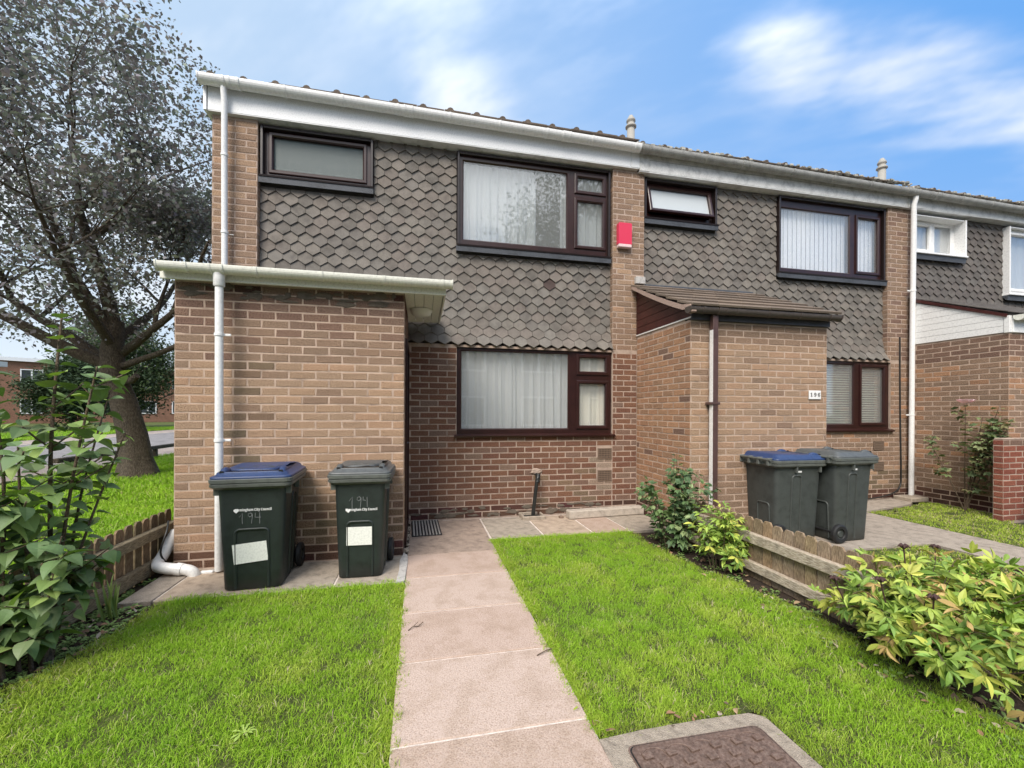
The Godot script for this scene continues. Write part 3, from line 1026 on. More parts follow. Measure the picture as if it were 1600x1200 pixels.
func house_a() -> void:
	var h := thing("terrace_house", "end-of-terrace brick house with flat-roofed porch, grey tile-hung upper storey and white gutters", "house")
	var wa := [0.22, 4.125, 1.475, 4.715]
	var wb := [2.505, 3.52, 4.61, 4.715]
	var wl := [2.505, 1.075, 4.636, 2.206]
	var s := house_shell(h, -0.265, 5.105, wl, 1.9, 0.2, 4.635, [wa, wb])
	one_box("side_wall", Vector3(-0.265, 0, -8.0), Vector3(-0.02, 4.74, -0.252), "far_brick", h)
	one_box("gable", Vector3(-0.263, 4.742, -6.0), Vector3(-0.03, 5.35, -2.2), "far_brick", h)
	var pool := []
	var st := new_st()
	box(st, Vector3(-0.265, 2.236, -0.25), Vector3(0.2, 4.74, 0.0))
	var pier := obj("pier", st, "mortar_grey", h)
	st = new_st()
	box(st, Vector3(4.636, 2.236, -0.25), Vector3(5.105, 4.74, 0.0))
	var pier2 := obj("pier", st, "mortar_grey", h)
	var pier_tone := func(_x, y, _c): return pick("pier") if rng.randf() < 0.8 else pick("buff")
	lay_bricks(pool, pier, Vector3(-0.265, 2.24, 0), Vector3(1, 0, 0), Vector3(0, 0, 1), 0.465, 33, [], 0.01, pier_tone)
	lay_bricks(pool, pier, Vector3(0.2, 2.24, 0), Vector3(0, 0, -1), Vector3(1, 0, 0), 0.10, 33, [], 0.0, pier_tone)
	lay_bricks(pool, pier2, Vector3(4.636, 2.24, 0), Vector3(1, 0, 0), Vector3(0, 0, 1), 0.469, 33, [], 0.06, pier_tone)
	lay_bricks(pool, pier2, Vector3(4.636, 2.24, -0.10), Vector3(0, 0, 1), Vector3(-1, 0, 0), 0.10, 33, [], 0.0, pier_tone)
	var front_tone := func(x, _y, c):
		if c < 2: return pick("plinth")
		if x > 2.40 and x < 2.76 and c > 3 and c < 10 and absf(c - 6.5) < 3.0 and rng.randf() < 0.8: return pick("bloom")
		if x > 1.7 and c < 9 and rng.randf() < 0.35 + 0.25 * (x - 1.7): return pick("damp")
		if x > 2.74: return pick("pier") if rng.randf() < 0.6 else pick("brown")
		return pick("red") if rng.randf() < 0.75 else pick("brown")
	lay_bricks(pool, s.front, Vector3(1.906, 0.02, 0), Vector3(1, 0, 0), Vector3(0, 0, 1), 2.728, 29, [[wl[0] - 1.906, wl[1] - 0.03, 9.0, 3.0], [2.50, 0.73, 2.728, 0.92], [2.50, 0.43, 2.728, 0.62]], 0.03, front_tone)
	lay_bricks(pool, s.front, Vector3(4.642, 0.02, 0), Vector3(1, 0, 0), Vector3(0, 0, 1), 0.36, 29, [], 0.05, front_tone)
	# smeared mortar over the two lowest courses
	st = new_st()
	var r := RandomNumberGenerator.new()
	r.seed = 5
	for i in 46:
		var x := r.randf_range(1.95, 4.6)
		var y := r.randf_range(0.04, 0.155)
		blob(st, Vector3(x, y, 0.006), r.randf_range(0.03, 0.10), r.randf_range(0.012, 0.03), 0.004, r)
	obj("wall_patches", st, "wall_patches", s.front)
	# air bricks
	for y in [0.745, 0.445]:
		st = new_st()
		var ab := one_box("air_brick", Vector3(4.425, y, -0.02), Vector3(4.628, y + 0.145, 0.002), "hole", h)
		holed(st, 4.425, 4.628, y, y + 0.145, 0.002, 0.012, air_holes(4.425, y))
		obj("grille", st, "terracotta", ab)
	# upper storey
	hang_tiles(h, s.board, 0.205, 4.632, 2.225, 4.735, -0.105, [[wa[0] - 0.008, wa[1] - 0.105, wa[2] + 0.006, 5.0], [wb[0] - 0.008, wb[1] - 0.105, 4.7, 5.0]], "tile", Vector2(3.73, 3.11))
	surround(h, wa[0], wa[1], wa[2], wa[3], "dark_brown")
	surround(h, wb[0], wb[1], wb[2], wb[3], "dark_brown")
	window_unit(h, wa[0] + 0.03, wa[1] + 0.024, wa[2] - 0.03, wa[3] - 0.032, -0.09, "mahogany", [[0.305, 4.20, 1.385, 4.66, "frost"]])
	window_unit(h, wb[0] + 0.03, wb[1] + 0.024, wb[2] - 0.03, wb[3] - 0.032, -0.07, "mahogany", [[2.575, 3.60, 4.0, 4.635, "fix"], [4.11, 4.38, 4.545, 4.63, "sash"], [4.11, 3.63, 4.545, 4.30, "sash"]])
	window_unit(h, wl[0] + 0.004, wl[1] + 0.02, wl[2] - 0.004, wl[3] - 0.004, -0.03, "mahogany", [[2.555, 1.15, 4.02, 2.175, "fix"], [4.135, 1.90, 4.58, 2.155, "sash"], [4.135, 1.165, 4.58, 1.80, "sash"]])
	st = new_st()
	along_x(st, PackedVector2Array([Vector2(-0.2, wl[1] - 0.025), Vector2(0.045, wl[1] - 0.025), Vector2(0.05, wl[1] - 0.004), Vector2(-0.03, wl[1] + 0.02), Vector2(-0.2, wl[1] + 0.02)]), wl[0] - 0.03, wl[2] + 0.03)
	obj("sill", st, "mahogany", h)
	# eaves
	one_box("fascia", Vector3(-0.29, 4.752, 0.03), Vector3(4.87, 5.02, 0.06), "fascia", h, 0.004)
	one_box("fascia", Vector3(4.873, 4.752, 0.03), Vector3(5.0, 5.0, 0.064), "fascia", h, 0.004)
	one_box("soffit", Vector3(-0.29, 4.742, -0.12), Vector3(4.99, 4.752, 0.058), "soffit", h)
	roof(h, -0.31, 4.93, 5.095, 3, false)
	st = new_st()
	prism(st, PackedVector2Array([Vector2(0.075, 4.74), Vector2(0.075, 5.03), Vector2(0.12, 5.13), Vector2(-4.1, 6.56), Vector2(-8.4, 5.06), Vector2(-8.4, 4.8), Vector2(-4.1, 6.28), Vector2(-0.35, 4.98), Vector2(-0.35, 4.74)]), -0.325, -0.295, Transform3D(Basis(Vector3(0, 0, 1), Vector3(0, 1, 0), Vector3(1, 0, 0)), Vector3.ZERO))
	obj("barge_board", st, "fascia", h)
	tilted(gutter(h, -0.33, 4.95, 5.045, 0.14, 0.068, "white_pvc", 0.62, [0.02, 1.9, 3.9]), -0.33, 5.045, -0.011)
	round_pipe(h, [Vector3(-0.10, 4.99, 0.135), Vector3(-0.10, 4.93, 0.13), Vector3(-0.10, 4.85, 0.108), Vector3(-0.102, 2.60, 0.075)], 0.031, "white_pvc", [[Vector3(-0.10, 4.24, 0.099), Vector3(1, -0.35, -0.15)], [Vector3(-0.10, 3.38, 0.086), Vector3(1, -0.25, -0.15)]])
	# black waste pipe in the front wall
	st = new_st()
	tube(st, curve([Vector3(3.555, 0.555, -0.02), Vector3(3.555, 0.558, 0.10), Vector3(3.545, 0.535, 0.135), Vector3(3.525, 0.46, 0.14), Vector3(3.475, 0.02, 0.14)], 4), 0.024, 14)
	var wp := obj("waste_pipe", st, "black_pipe", h)
	st = new_st()
	tube(st, [Vector3(3.553, 0.575, 0.115), Vector3(3.535, 0.475, 0.142)], 0.031, 14)
	obj("pipe_elbow", st, "black_pipe", wp)
	st = new_st()
	blob(st, Vector3(3.56, 0.60, 0.012), 0.10, 0.05, 0.012, r)
	obj("mortar_patch", st, "mortar_grey", wp)
	porch_a(h, pool)
	commit_bricks(pool, h)
	curtain("white net curtain gathered at the left of the upper four-pane window", 2.55, 3.60, 3.58, 4.66, -0.20, "net_sky_tinted", 8.0, 0.022, 3, "curtains in the end house", -0.02)
	curtain("narrow strip of white curtain at the right edge of the large upper pane", 3.93, 4.06, 3.58, 4.66, -0.20, "net_sky_tinted", 1.6, 0.02, 4, "curtains in the end house")
	curtain("white curtain behind the two small upper casements", 4.09, 4.60, 3.58, 4.66, -0.20, "net_sky_tinted", 4.0, 0.02, 5, "curtains in the end house")
	curtain("white net curtain across the left half of the large ground-floor pane", 2.54, 3.30, 1.12, 2.19, -0.17, "net", 7.0, 0.02, 6, "curtains in the end house")
	curtain("bunched white net curtain in the right half of the large ground-floor pane", 3.28, 4.08, 1.12, 2.19, -0.19, "net", 6.0, 0.024, 17, "curtains in the end house")
	curtain("cream curtain behind the narrow ground-floor casements", 4.10, 4.62, 1.12, 2.19, -0.16, "cream_curtain", 3.4, 0.016, 8, "curtains in the end house")


func air_holes(x: float, y: float) -> Array:
	var out := []
	for i in 8:
		for j in 5:
			out.append([x + 0.012 + i * 0.0228, y + 0.012 + j * 0.0252, x + 0.026 + i * 0.0228, y + 0.028 + j * 0.0252])
	return out


# a lump with an uneven outline, lying on a face that looks towards +z
func blob(st: SurfaceTool, c: Vector3, rx: float, ry: float, high: float, r: RandomNumberGenerator, bs := Basis.IDENTITY) -> void:
	var n := 12
	var rim := []
	var top := []
	for k in n:
		var a := TAU * k / n
		var q := r.randf_range(0.65, 1.1)
		rim.append(c + bs * Vector3(cos(a) * rx * q, sin(a) * ry * q, 0))
		top.append(c + bs * Vector3(cos(a) * rx * q * 0.8, sin(a) * ry * q * 0.75, high * r.randf_range(0.6, 1.2)))
	for k in n:
		var k2 := (k + 1) % n
		face(st, [rim[k], rim[k2], top[k2], top[k]], bs.z + (rim[k] - c).normalized() * 0.5)
		face(st, [top[k], top[k2], c + bs.z * high], bs.z)


func porch_a(h: Node3D, pool: Array) -> void:
	var z := 1.268
	var st := new_st()
	box(st, Vector3(0.0, -0.05, z - 0.11), Vector3(1.9025, 2.50, z))
	box(st, Vector3(0.0, -0.05, 0.002), Vector3(0.11, 2.50, z - 0.111))
	holed_x(st, 1.7925, 1.9025, -0.05, 2.50, 0.002, z - 0.111, [[0.12, 0.04, 0.98, 2.10]])
	var w := obj("porch_wall", st, "mortar_tan", h)
	var tone := func(x, y, c):
		if c < 2: return pick("plinth")
		if c == 32: return pick("plinth") if rng.randf() < 0.4 else pick("brown")  # top courses darker than the wall below
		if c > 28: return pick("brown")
		if c > 26: return pick("brown") if rng.randf() < 0.5 else pick("pier")
		if c > 23: return pick("brown") if rng.randf() < 0.15 else pick("pier")
		if c < 8 and x > 0.55: return pick("damp") if rng.randf() < 0.5 else (pick("brown") if rng.randf() < 0.4 else pick("pier"))
		if x > 0.42 and x < 0.72 and c < 24 and rng.randf() < 0.75 - 0.02 * absf(c - 14): return pick("damp")
		if c < 11 and x > 0.5: return pick("pier") if rng.randf() < 0.5 else pick("buff")
		return pick("buff") if rng.randf() < 0.93 else pick("pier")
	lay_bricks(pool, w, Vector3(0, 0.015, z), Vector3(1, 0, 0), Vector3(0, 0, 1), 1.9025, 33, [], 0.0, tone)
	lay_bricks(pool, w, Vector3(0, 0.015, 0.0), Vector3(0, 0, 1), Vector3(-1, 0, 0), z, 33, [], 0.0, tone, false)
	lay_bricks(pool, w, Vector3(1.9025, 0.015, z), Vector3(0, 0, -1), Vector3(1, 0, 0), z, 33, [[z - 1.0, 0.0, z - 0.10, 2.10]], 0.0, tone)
	var r := RandomNumberGenerator.new()
	r.seed = 9
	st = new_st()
	for i in 34:   # uneven dark patches along the top of the porch wall
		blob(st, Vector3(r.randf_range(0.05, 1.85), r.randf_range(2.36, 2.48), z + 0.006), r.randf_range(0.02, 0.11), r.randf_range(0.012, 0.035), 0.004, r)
	obj("wall_patches", st, "wall_patches", w)
	# door on the right side of the porch
	st = new_st()
	holed_x(st, 1.80, 1.925, 0.03, 2.12, 0.10, 1.0, [[0.16, 0.09, 0.94, 2.06]])
	var fr := obj("door_frame", st, "mahogany", h)
	st = new_st()
	box(st, Vector3(1.83, 0.09, 0.16), Vector3(1.875, 2.06, 0.94), 0.004)
	for yy in [[0.25, 0.85], [1.05, 1.85]]:
		box(st, Vector3(1.875, yy[0], 0.28), Vector3(1.886, yy[1], 0.82), 0.006)
	var d := obj("door", st, "mahogany", h)
	st = new_st()
	tube(st, [Vector3(1.88, 1.05, 0.86), Vector3(1.925, 1.05, 0.86), Vector3(1.93, 1.05, 0.76)], 0.009, 8)
	obj("handle", st, "lead", d)
	# roof, canopy and gutter
	one_box("porch_roof", Vector3(-0.05, 2.535, 0.004), Vector3(2.28, 2.60, 1.36), "lead", h)
	one_box("porch_fascia", Vector3(-0.06, 2.478, 1.345), Vector3(2.29, 2.612, 1.372), "white_gutter", h, 0.003)
	one_box("canopy_fascia", Vector3(2.27, 2.478, 0.03), Vector3(2.29, 2.612, 1.343), "white_gutter", h, 0.003)
	for i in 4:
		one_box("soffit_board", Vector3(1.907 + i * 0.0905, 2.492 + 0.001 * (i % 2), 0.004), Vector3(1.994 + i * 0.0905, 2.504, 1.343), "white_gutter", h, 0.003)
	one_box("porch_soffit", Vector3(-0.04, 2.502, 1.272), Vector3(1.904, 2.512, 1.343), "white_gutter", h)
	gutter(h, -0.035, 2.34, 2.578, 1.432, 0.055, "white_gutter", 0.52, [0.395])
	st = new_st()
	lathe(st, [Vector2(0.0, -0.075), Vector2(0.06, -0.070), Vector2(0.10, -0.05), Vector2(0.118, -0.015), Vector2(0.12, 0.0)], 28, Transform3D(Basis.IDENTITY, Vector3(2.06, 2.488, 0.68)))
	tag(obj("porch_lamp", st, "lamp_glass"), "round white bulkhead lamp under the flat porch canopy", "lamp")
	round_pipe(h, [Vector3(0.40, 2.52, 1.420), Vector3(0.40, 0.03, 1.400)], 0.031, "white_pvc", [[Vector3(0.40, 2.02, 1.416), Vector3(1, 0, -0.1)], [Vector3(0.40, 1.13, 1.409), Vector3(1, 0, -0.1)]])
	st = new_st()
	lathe(st, [Vector2(0.036, -0.10), Vector2(0.043, -0.09), Vector2(0.043, -0.02), Vector2(0.052, 0.02)], 18, Transform3D(Basis.IDENTITY, Vector3(0.40, 2.52, 1.42)))
	obj("gutter_outlet", st, "white_pvc", h)
	# thick white waste pipe round the left corner of the porch
	var p := round_pipe(h, curve([Vector3(-0.07, 0.30, 1.10), Vector3(-0.075, 0.16, 1.26), Vector3(-0.06, 0.10, 1.38), Vector3(0.03, 0.085, 1.425), Vector3(0.17, 0.065, 1.43), Vector3(0.225, 0.03, 1.43), Vector3(0.235, -0.03, 1.43)], 6), 0.044, "white_pvc", [], "waste_pipe")
	st = new_st()
	tube(st, [Vector3(0.10, 0.076, 1.428), Vector3(0.145, 0.069, 1.43)], 0.050, 18)
	obj("pipe_collar", st, "white_pvc", p)
	one_box("pipe_shoe", Vector3(0.26, 0.0, 1.375), Vector3(0.36, 0.035, 1.415), "white_pvc", p, 0.006)
	st = new_st()
	tube(st, curve([Vector3(-0.075, 0.42, 1.20), Vector3(-0.035, 0.36, 1.30), Vector3(-0.05, 0.2, 1.36), Vector3(-0.02, 0.09, 1.32)], 5), 0.008, 6)
	obj("cable", st, "black_pipe", h)


# like holed(), for a slab in the plane of z and y
func holed_x(st: SurfaceTool, x0: float, x1: float, y0: float, y1: float, z0: float, z1: float, holes: Array) -> void:
	var hs := []
	for h in holes:
		hs.append([h[0], h[1], h[2], h[3]])
	var ys := [y0, y1]
	for h in hs:
		for v in [h[1], h[3]]:
			if v > y0 and v < y1: ys.append(v)
	ys.sort()
	for j in ys.size() - 1:
		var ym: float = (ys[j] + ys[j + 1]) / 2
		var zs := [[z0, z1]]
		for h in hs:
			if ym > h[1] and ym < h[3]:
				zs = [[z0, h[0]], [h[2], z1]]
		for s in zs:
			box(st, Vector3(x0, ys[j], s[0]), Vector3(x1, ys[j + 1], s[1]))


func blinds(label: String, x0: float, x1: float, y0: float, y1: float, z: float, n: int) -> void:
	var b := thing("vertical_blind", label, "blind", Vector3(x0, y0, z), 0.0, "vertical blinds in the middle house")
	one_box("head_rail", Vector3(0, y1 - y0, -0.03), Vector3(x1 - x0, y1 - y0 + 0.04, 0.02), "white_pvc", b)
	for i in n:
		var st := new_st()
		var w := (x1 - x0) / n * 0.53
		box(st, Vector3(-w, 0, -0.001), Vector3(w, y1 - y0, 0.001))
		put("slat", mesh_of(st, "blind"), b, Transform3D(Basis(Vector3(0, 1, 0), 0.16), Vector3((i + 0.5) * (x1 - x0) / n, 0, 0)))


func house_b() -> void:
	var h := thing("terrace_house", "middle brick house with pitched tiled porch, red-brown gable boards and vertical blinds upstairs", "house")
	var wa := [5.13, 4.13, 6.29, 4.69]
	var wb := [7.37, 3.53, 9.405, 4.69]
	var wl := [7.30, 1.12, 9.485, 2.205]
	var s := house_shell(h, 5.107, 9.90, wl, 6.8, 5.107, 9.42, [wa, wb])
	var pool := []
	var st := new_st()
	box(st, Vector3(9.42, 2.236, -0.25), Vector3(9.90, 4.71, 0.0))
	var pier := obj("pier", st, "mortar_grey", h)
	var pier_tone := func(_x, _y, _c): return pick("pier") if rng.randf() < 0.8 else pick("brown")
	var low_tone := func(_x, _y, c):
		if c < 2: return pick("plinth")
		if c < 7: return pick("buff") if rng.randf() < 0.5 else pick("damp")
		return pick("pier") if rng.randf() < 0.75 else pick("orange")
	lay_bricks(pool, pier, Vector3(9.42, 2.24, 0), Vector3(1, 0, 0), Vector3(0, 0, 1), 0.48, 33, [], 0.06, pier_tone)
	lay_bricks(pool, pier, Vector3(9.42, 2.24, -0.10), Vector3(0, 0, 1), Vector3(-1, 0, 0), 0.10, 33, [], 0.0, pier_tone)
	lay_bricks(pool, s.front, Vector3(6.83, 0.02, 0), Vector3(1, 0, 0), Vector3(0, 0, 1), 3.07, 29, [[wl[0] - 6.83, wl[1] - 0.03, wl[2] - 6.83, 3.0]], 0.03, low_tone)
	hang_tiles(h, s.board, 5.112, 9.415, 2.225, 4.70, -0.105, [[wa[0] - 0.03, wa[1] - 0.105, wa[2] + 0.006, 5.0], [wb[0] - 0.008, wb[1] - 0.105, 9.5, 5.0], [4.9, 2.0, 6.86, 2.55]], "tile")
	surround(h, wa[0], wa[1], wa[2], wa[3], "dark_brown")
	surround(h, wb[0], wb[1], wb[2], wb[3], "dark_brown")
	window_unit(h, wa[0] + 0.03, wa[1] + 0.024, wa[2] - 0.03, wa[3] - 0.032, -0.10, "mahogany", [[5.21, 4.22, 6.21, 4.62, "open"]], {"open": 0.24})
	window_unit(h, wb[0] + 0.03, wb[1] + 0.024, wb[2] - 0.03, wb[3] - 0.032, -0.08, "mahogany", [[7.45, 3.61, 8.76, 4.55, "fix"], [8.87, 3.63, 9.34, 4.55, "sash"]])
	window_unit(h, wl[0] + 0.004, wl[1] + 0.02, wl[2] - 0.004, wl[3] - 0.004, -0.03, "mahogany", [[7.40, 1.20, 8.79, 2.165, "fix"], [8.90, 1.20, 9.41, 2.15, "sash"]])
	st = new_st()
	along_x(st, PackedVector2Array([Vector2(-0.2, wl[1] - 0.03), Vector2(0.045, wl[1] - 0.03), Vector2(0.05, wl[1] - 0.006), Vector2(-0.03, wl[1] + 0.02), Vector2(-0.2, wl[1] + 0.02)]), wl[0] - 0.03, wl[2] + 0.03)
	obj("sill", st, "mahogany", h)
	for y in [0.80, 0.47]:
		st = new_st()
		var ab := one_box("air_brick", Vector3(9.14, y, -0.02), Vector3(9.34, y + 0.14, 0.009), "hole", h)
		holed(st, 9.14, 9.34, y, y + 0.14, 0.009, 0.016, air_holes(9.14, y))
		obj("grille", st, "terracotta", ab)
	for q in [[5.003, 5.15, 0.064], [5.153, 9.755, 0.058], [9.758, 9.9, 0.064]]:
		one_box("fascia", Vector3(q[0], 4.722, 0.03), Vector3(q[1], 4.995, q[2]), "fascia_old", h, 0.004)
	one_box("fascia_strip", Vector3(5.153, 4.88, 0.0585), Vector3(9.755, 4.886, 0.0605), "grey_gutter", h)
	one_box("soffit", Vector3(5.003, 4.712, -0.12), Vector3(9.9, 4.722, 0.056), "soffit", h)
	roof(h, 4.94, 9.76, 5.045, 4, true)
	tilted(gutter(h, 4.96, 9.78, 4.985, 0.14, 0.066, "grey_gutter", 0.72, [5.05, 6.6]), 4.96, 4.985, -0.012)
	var lower := Vector3(9.805, 0.02, 0.08)
	round_pipe(h, [Vector3(9.80, 4.90, 0.135), Vector3(9.80, 4.82, 0.13), Vector3(9.80, 4.74, 0.105), Vector3(9.80, 2.5, 0.09), lower], 0.036, "white_pvc", [[Vector3(9.80, 3.36, 0.095), Vector3(-1, 0, -0.15)], [Vector3(9.803, 1.36, 0.083), Vector3(-1, 0, -0.15)]])
	st = new_st()
	tube(st, curve([Vector3(9.655, 2.62, 0.012), Vector3(9.66, 1.9, 0.012), Vector3(9.67, 1.2, 0.014), Vector3(9.68, 0.45, 0.02), Vector3(9.64, 0.20, 0.03), Vector3(9.40, 0.09, 0.06), Vector3(8.9, 0.03, 0.07), Vector3(8.2, 0.02, 0.06)], 6), 0.011, 6)
	obj("cable", st, "black_pipe", h)
	for fx in [[5.42, 0.0], [10.65, 0.0]]:
		if fx[0] < 9.0: flue(h, fx[0], 5.75)
	porch_b(h, pool)
	commit_bricks(pool, h)
	blinds("white vertical blind behind the wide upper pane of the middle house", 7.44, 8.80, 3.60, 4.58, -0.20, 16)
	blinds("white vertical blind behind the narrow upper casement of the middle house", 8.86, 9.36, 3.60, 4.58, -0.20, 6)
	var b := thing("venetian_blind", "grey-green venetian blind behind the ground-floor window of the middle house", "blind", Vector3(7.36, 1.18, -0.16))
	for i in 26:
		st = new_st()
		box(st, Vector3(0.02, -0.001, -0.0125), Vector3(2.07, 0.001, 0.0125))
		put("slat", mesh_of(st, "venetian"), b, Transform3D(Basis(Vector3(1, 0, 0), 0.75), Vector3(0, i * 0.0385 + 0.02, 0)))
	one_box("head_rail", Vector3(0.0, 1.015, -0.02), Vector3(2.09, 1.05, 0.02), "venetian", b)


func flue(h: Node3D, x: float, y: float) -> void:
	var st := new_st()
	var f := func(a: float, b: float) -> Vector2: return Vector2(a, b)
	lathe(st, [f.call(0.062, -0.5), f.call(0.062, 0.34), f.call(0.0, 0.345)], 20, Transform3D(Basis.IDENTITY, Vector3(x, y, -1.0)))
	lathe(st, [f.call(0.062, 0.30), f.call(0.088, 0.315), f.call(0.088, 0.335), f.call(0.060, 0.37), f.call(0.058, 0.40), f.call(0.074, 0.412), f.call(0.070, 0.44), f.call(0.045, 0.48), f.call(0.030, 0.51), f.call(0.0, 0.515)], 20, Transform3D(Basis.IDENTITY, Vector3(x, y, -1.0)))
	obj("flue", st, "flue", h)


func porch_b(h: Node3D, pool: Array) -> void:
	var x0 := 5.0
	var x1 := 6.85
	var z := 1.21
	var st := new_st()
	box(st, Vector3(x0, -0.05, z - 0.11), Vector3(x1, 2.42, z))
	box(st, Vector3(x0, -0.05, 0.012), Vector3(x0 + 0.11, 2.46, z - 0.111))
	box(st, Vector3(x1 - 0.11, -0.05, 0.012), Vector3(x1, 2.42, z - 0.111))
	var w := obj("porch_wall", st, "mortar_tan", h)
	var tone := func(_x, _y, c):
		if c < 2: return pick("plinth")
		if c > 28: return pick("pier")
		if c < 9: return pick("orange") if rng.randf() < 0.2 else pick("pier")
		return pick("buff") if rng.randf() < 0.95 else pick("pier")
	var side_tone := func(_x, _y, c):
		if c < 3: return pick("plinth") if rng.randf() < 0.7 else pick("damp")
		return pick("orange") if rng.randf() < 0.94 else pick("brown")
	lay_bricks(pool, w, Vector3(x0, 0.0, z), Vector3(1, 0, 0), Vector3(0, 0, 1), x1 - x0, 32, [], 0.01, tone)
	lay_bricks(pool, w, Vector3(x0, 0.0, 0.012), Vector3(0, 0, 1), Vector3(-1, 0, 0), z - 0.012, 32, [], 0.085, side_tone)
	lay_bricks(pool, w, Vector3(x1, 0.0, z), Vector3(0, 0, -1), Vector3(1, 0, 0), z - 0.03, 32, [], 0.0, tone, false)
	# gable of boards: each board runs front to back, cut to the slope of the roof
	var top := func(zz: float) -> float: return lerpf(3.12, 2.535, clampf(zz / 1.24, 0.0, 1.0)) - 0.02 * sin(PI * clampf(zz / 1.24, 0.0, 1.0))
	for i in 7:
		var y := 2.455 + i * 0.098
		var outline := PackedVector2Array()
		for k in 9:
			outline.append(Vector2(k / 8.0 * (z + 0.03), y - 0.0))
		for k in range(8, -1, -1):
			outline.append(Vector2(k / 8.0 * (z + 0.03), y + 0.092))
		var roof_cut := PackedVector2Array([Vector2(0.012, 2.44)])
		roof_cut.append(Vector2(z + 0.028, 2.44))
		for k in range(8, -1, -1):
			var zz: float = 0.012 + k / 8.0 * (z + 0.016)
			roof_cut.append(Vector2(zz, top.call(zz) - 0.02))
		for q in Geometry2D.intersect_polygons(PackedVector2Array([Vector2(0.0, y), Vector2(z + 0.03, y), Vector2(z + 0.03, y + 0.092), Vector2(0.0, y + 0.092)]), roof_cut):
			st = new_st()
			along_x(st, q, x0 - 0.012, x0 + 0.006)
			obj("gable_board", st, "cladding_red", h)
	one_box("gable_backing", Vector3(x0 + 0.007, 2.42, 0.012), Vector3(x0 + 0.02, 2.54, z), "hole", h)
	st = new_st()
	box(st, Vector3(x0 - 0.016, 2.437, 0.012), Vector3(x0 + 0.004, 2.452, z + 0.03), 0.002)
	obj("gable_trim", st, "white_pvc", h)
	# tiled roof: stepped courses of flat tiles
	var ra := Vector3(0, 2.520, 1.37)
	var up := Vector3(0, 3.13 - 2.520, -1.37)
	var courses := 6
	st = new_st()
	along_x(st, PackedVector2Array([Vector2(1.36, 2.50), Vector2(1.36, 2.525), Vector2(0.005, 3.10), Vector2(0.005, 3.02)]), x0 + 0.02, x1 - 0.01)
	var deck := obj("porch_roof", st, "batten", h)
	var d := up.normalized()
	var nrm := Vector3(0, -d.z, d.y) if d.z < 0 else Vector3(0, d.z, -d.y)
	for c in courses:
		var n := 6
		for i in n + (c % 2):
			var wx := (x1 + 0.02 - 4.90) / n
			var a := maxf(4.90, 4.90 + (i - 0.5 * (c % 2)) * wx)
			var b := minf(x1 + 0.02, 4.90 + (i + 1 - 0.5 * (c % 2)) * wx)
			if b - a < 0.02: continue
			var t0 := ra + up * (c / float(courses)) + nrm * (0.018 + rng.randf_range(0.0, 0.004))
			var len_ := up.length() / courses + 0.05
			if c == courses - 1: len_ = up.length() / courses - 0.01
			var s := new_st()
			box(s, Vector3(a + 0.002, 0, 0), Vector3(b - 0.002, 0.028, len_), 0.004, Transform3D(Basis(Vector3(1, 0, 0), nrm, (d - nrm * 0.085).normalized()), t0))
			obj("roof_tile", s, tone_mat("roof_tile", "roof", rng.randi_range(0, 2)), deck)
	# the mortared verge that follows the sagging edge of the roof
	st = new_st()
	var pts := []
	for k in 9:
		var zz := k / 8.0 * 1.34 + 0.02
		pts.append(Vector3(4.955, top.call(zz) - 0.004 + rng.randf_range(-0.004, 0.004), zz))
	for k in 8:
		var s0: Vector3 = pts[k]
		var s1: Vector3 = pts[k + 1]
		prism(st, PackedVector2Array([Vector2(s0.z, s0.y - 0.022), Vector2(s0.z, s0.y + 0.035), Vector2(s1.z, s1.y + 0.035), Vector2(s1.z, s1.y - 0.022)]), 4.905, 5.02, Transform3D(Basis(Vector3(0, 0, 1), Vector3(0, 1, 0), Vector3(1, 0, 0)), Vector3.ZERO))
	obj("verge", st, "verge_mortar", h)
	one_box("flashing", Vector3(4.955, 3.16, 0.008), Vector3(5.10, 3.26, 0.06), "whitewash", h, 0.006)
	one_box("lead_flashing", Vector3(5.11, 3.11, 0.012), Vector3(6.86, 3.17, 0.034), "lead", h, 0.004)
	one_box("porch_fascia", Vector3(4.985, 2.415, z + 0.012), Vector3(x1 + 0.01, 2.52, z + 0.035), "fascia_dark", h, 0.003)
	one_box("porch_soffit", Vector3(4.985, 2.412, z + 0.002), Vector3(x1 + 0.01, 2.417, z + 0.012), "fascia_dark", h)
	gutter(h, 4.90, 6.90, 2.520, z + 0.105, 0.052, "gutter_brown", 0.42, [5.30])
	one_box("verge_end", Vector3(4.895, 2.47, 1.27), Vector3(4.975, 2.56, 1.36), "verge_mortar", h, 0.01)
	# square brown downpipe, bleached on one side
	st = new_st()
	box(st, Vector3(5.215, 0.05, z + 0.035), Vector3(5.28, 2.47, z + 0.10), 0.005)
	var p := obj("downpipe", st, "brown_pvc", h)
	one_box("bleached_side", Vector3(5.212, 0.06, z + 0.04), Vector3(5.2152, 2.30, z + 0.095), "white_pvc", p).set_meta("label", "pinkish white bleached side of the brown downpipe")
	one_box("pipe_clip", Vector3(5.185, 1.47, z + 0.005), Vector3(5.30, 1.50, z + 0.108), "brown_pvc", p, 0.003)
	# number plate
	var sign_ := thing("house_number_sign", "small white house number plate reading 196 on the brick porch", "sign", Vector3(6.665, 1.60, z + 0.008))
	one_box("plate", Vector3(-0.085, -0.052, -0.002), Vector3(0.085, 0.052, 0.010), "white_pvc", sign_, 0.003)
	for i in 3:
		writing("digit", ["1", "9", "6"][i], 0.044, "ink", sign_, Transform3D(Basis.IDENTITY, Vector3(-0.054 + i * 0.054, 0.0, 0.0115)), "Droid Serif")


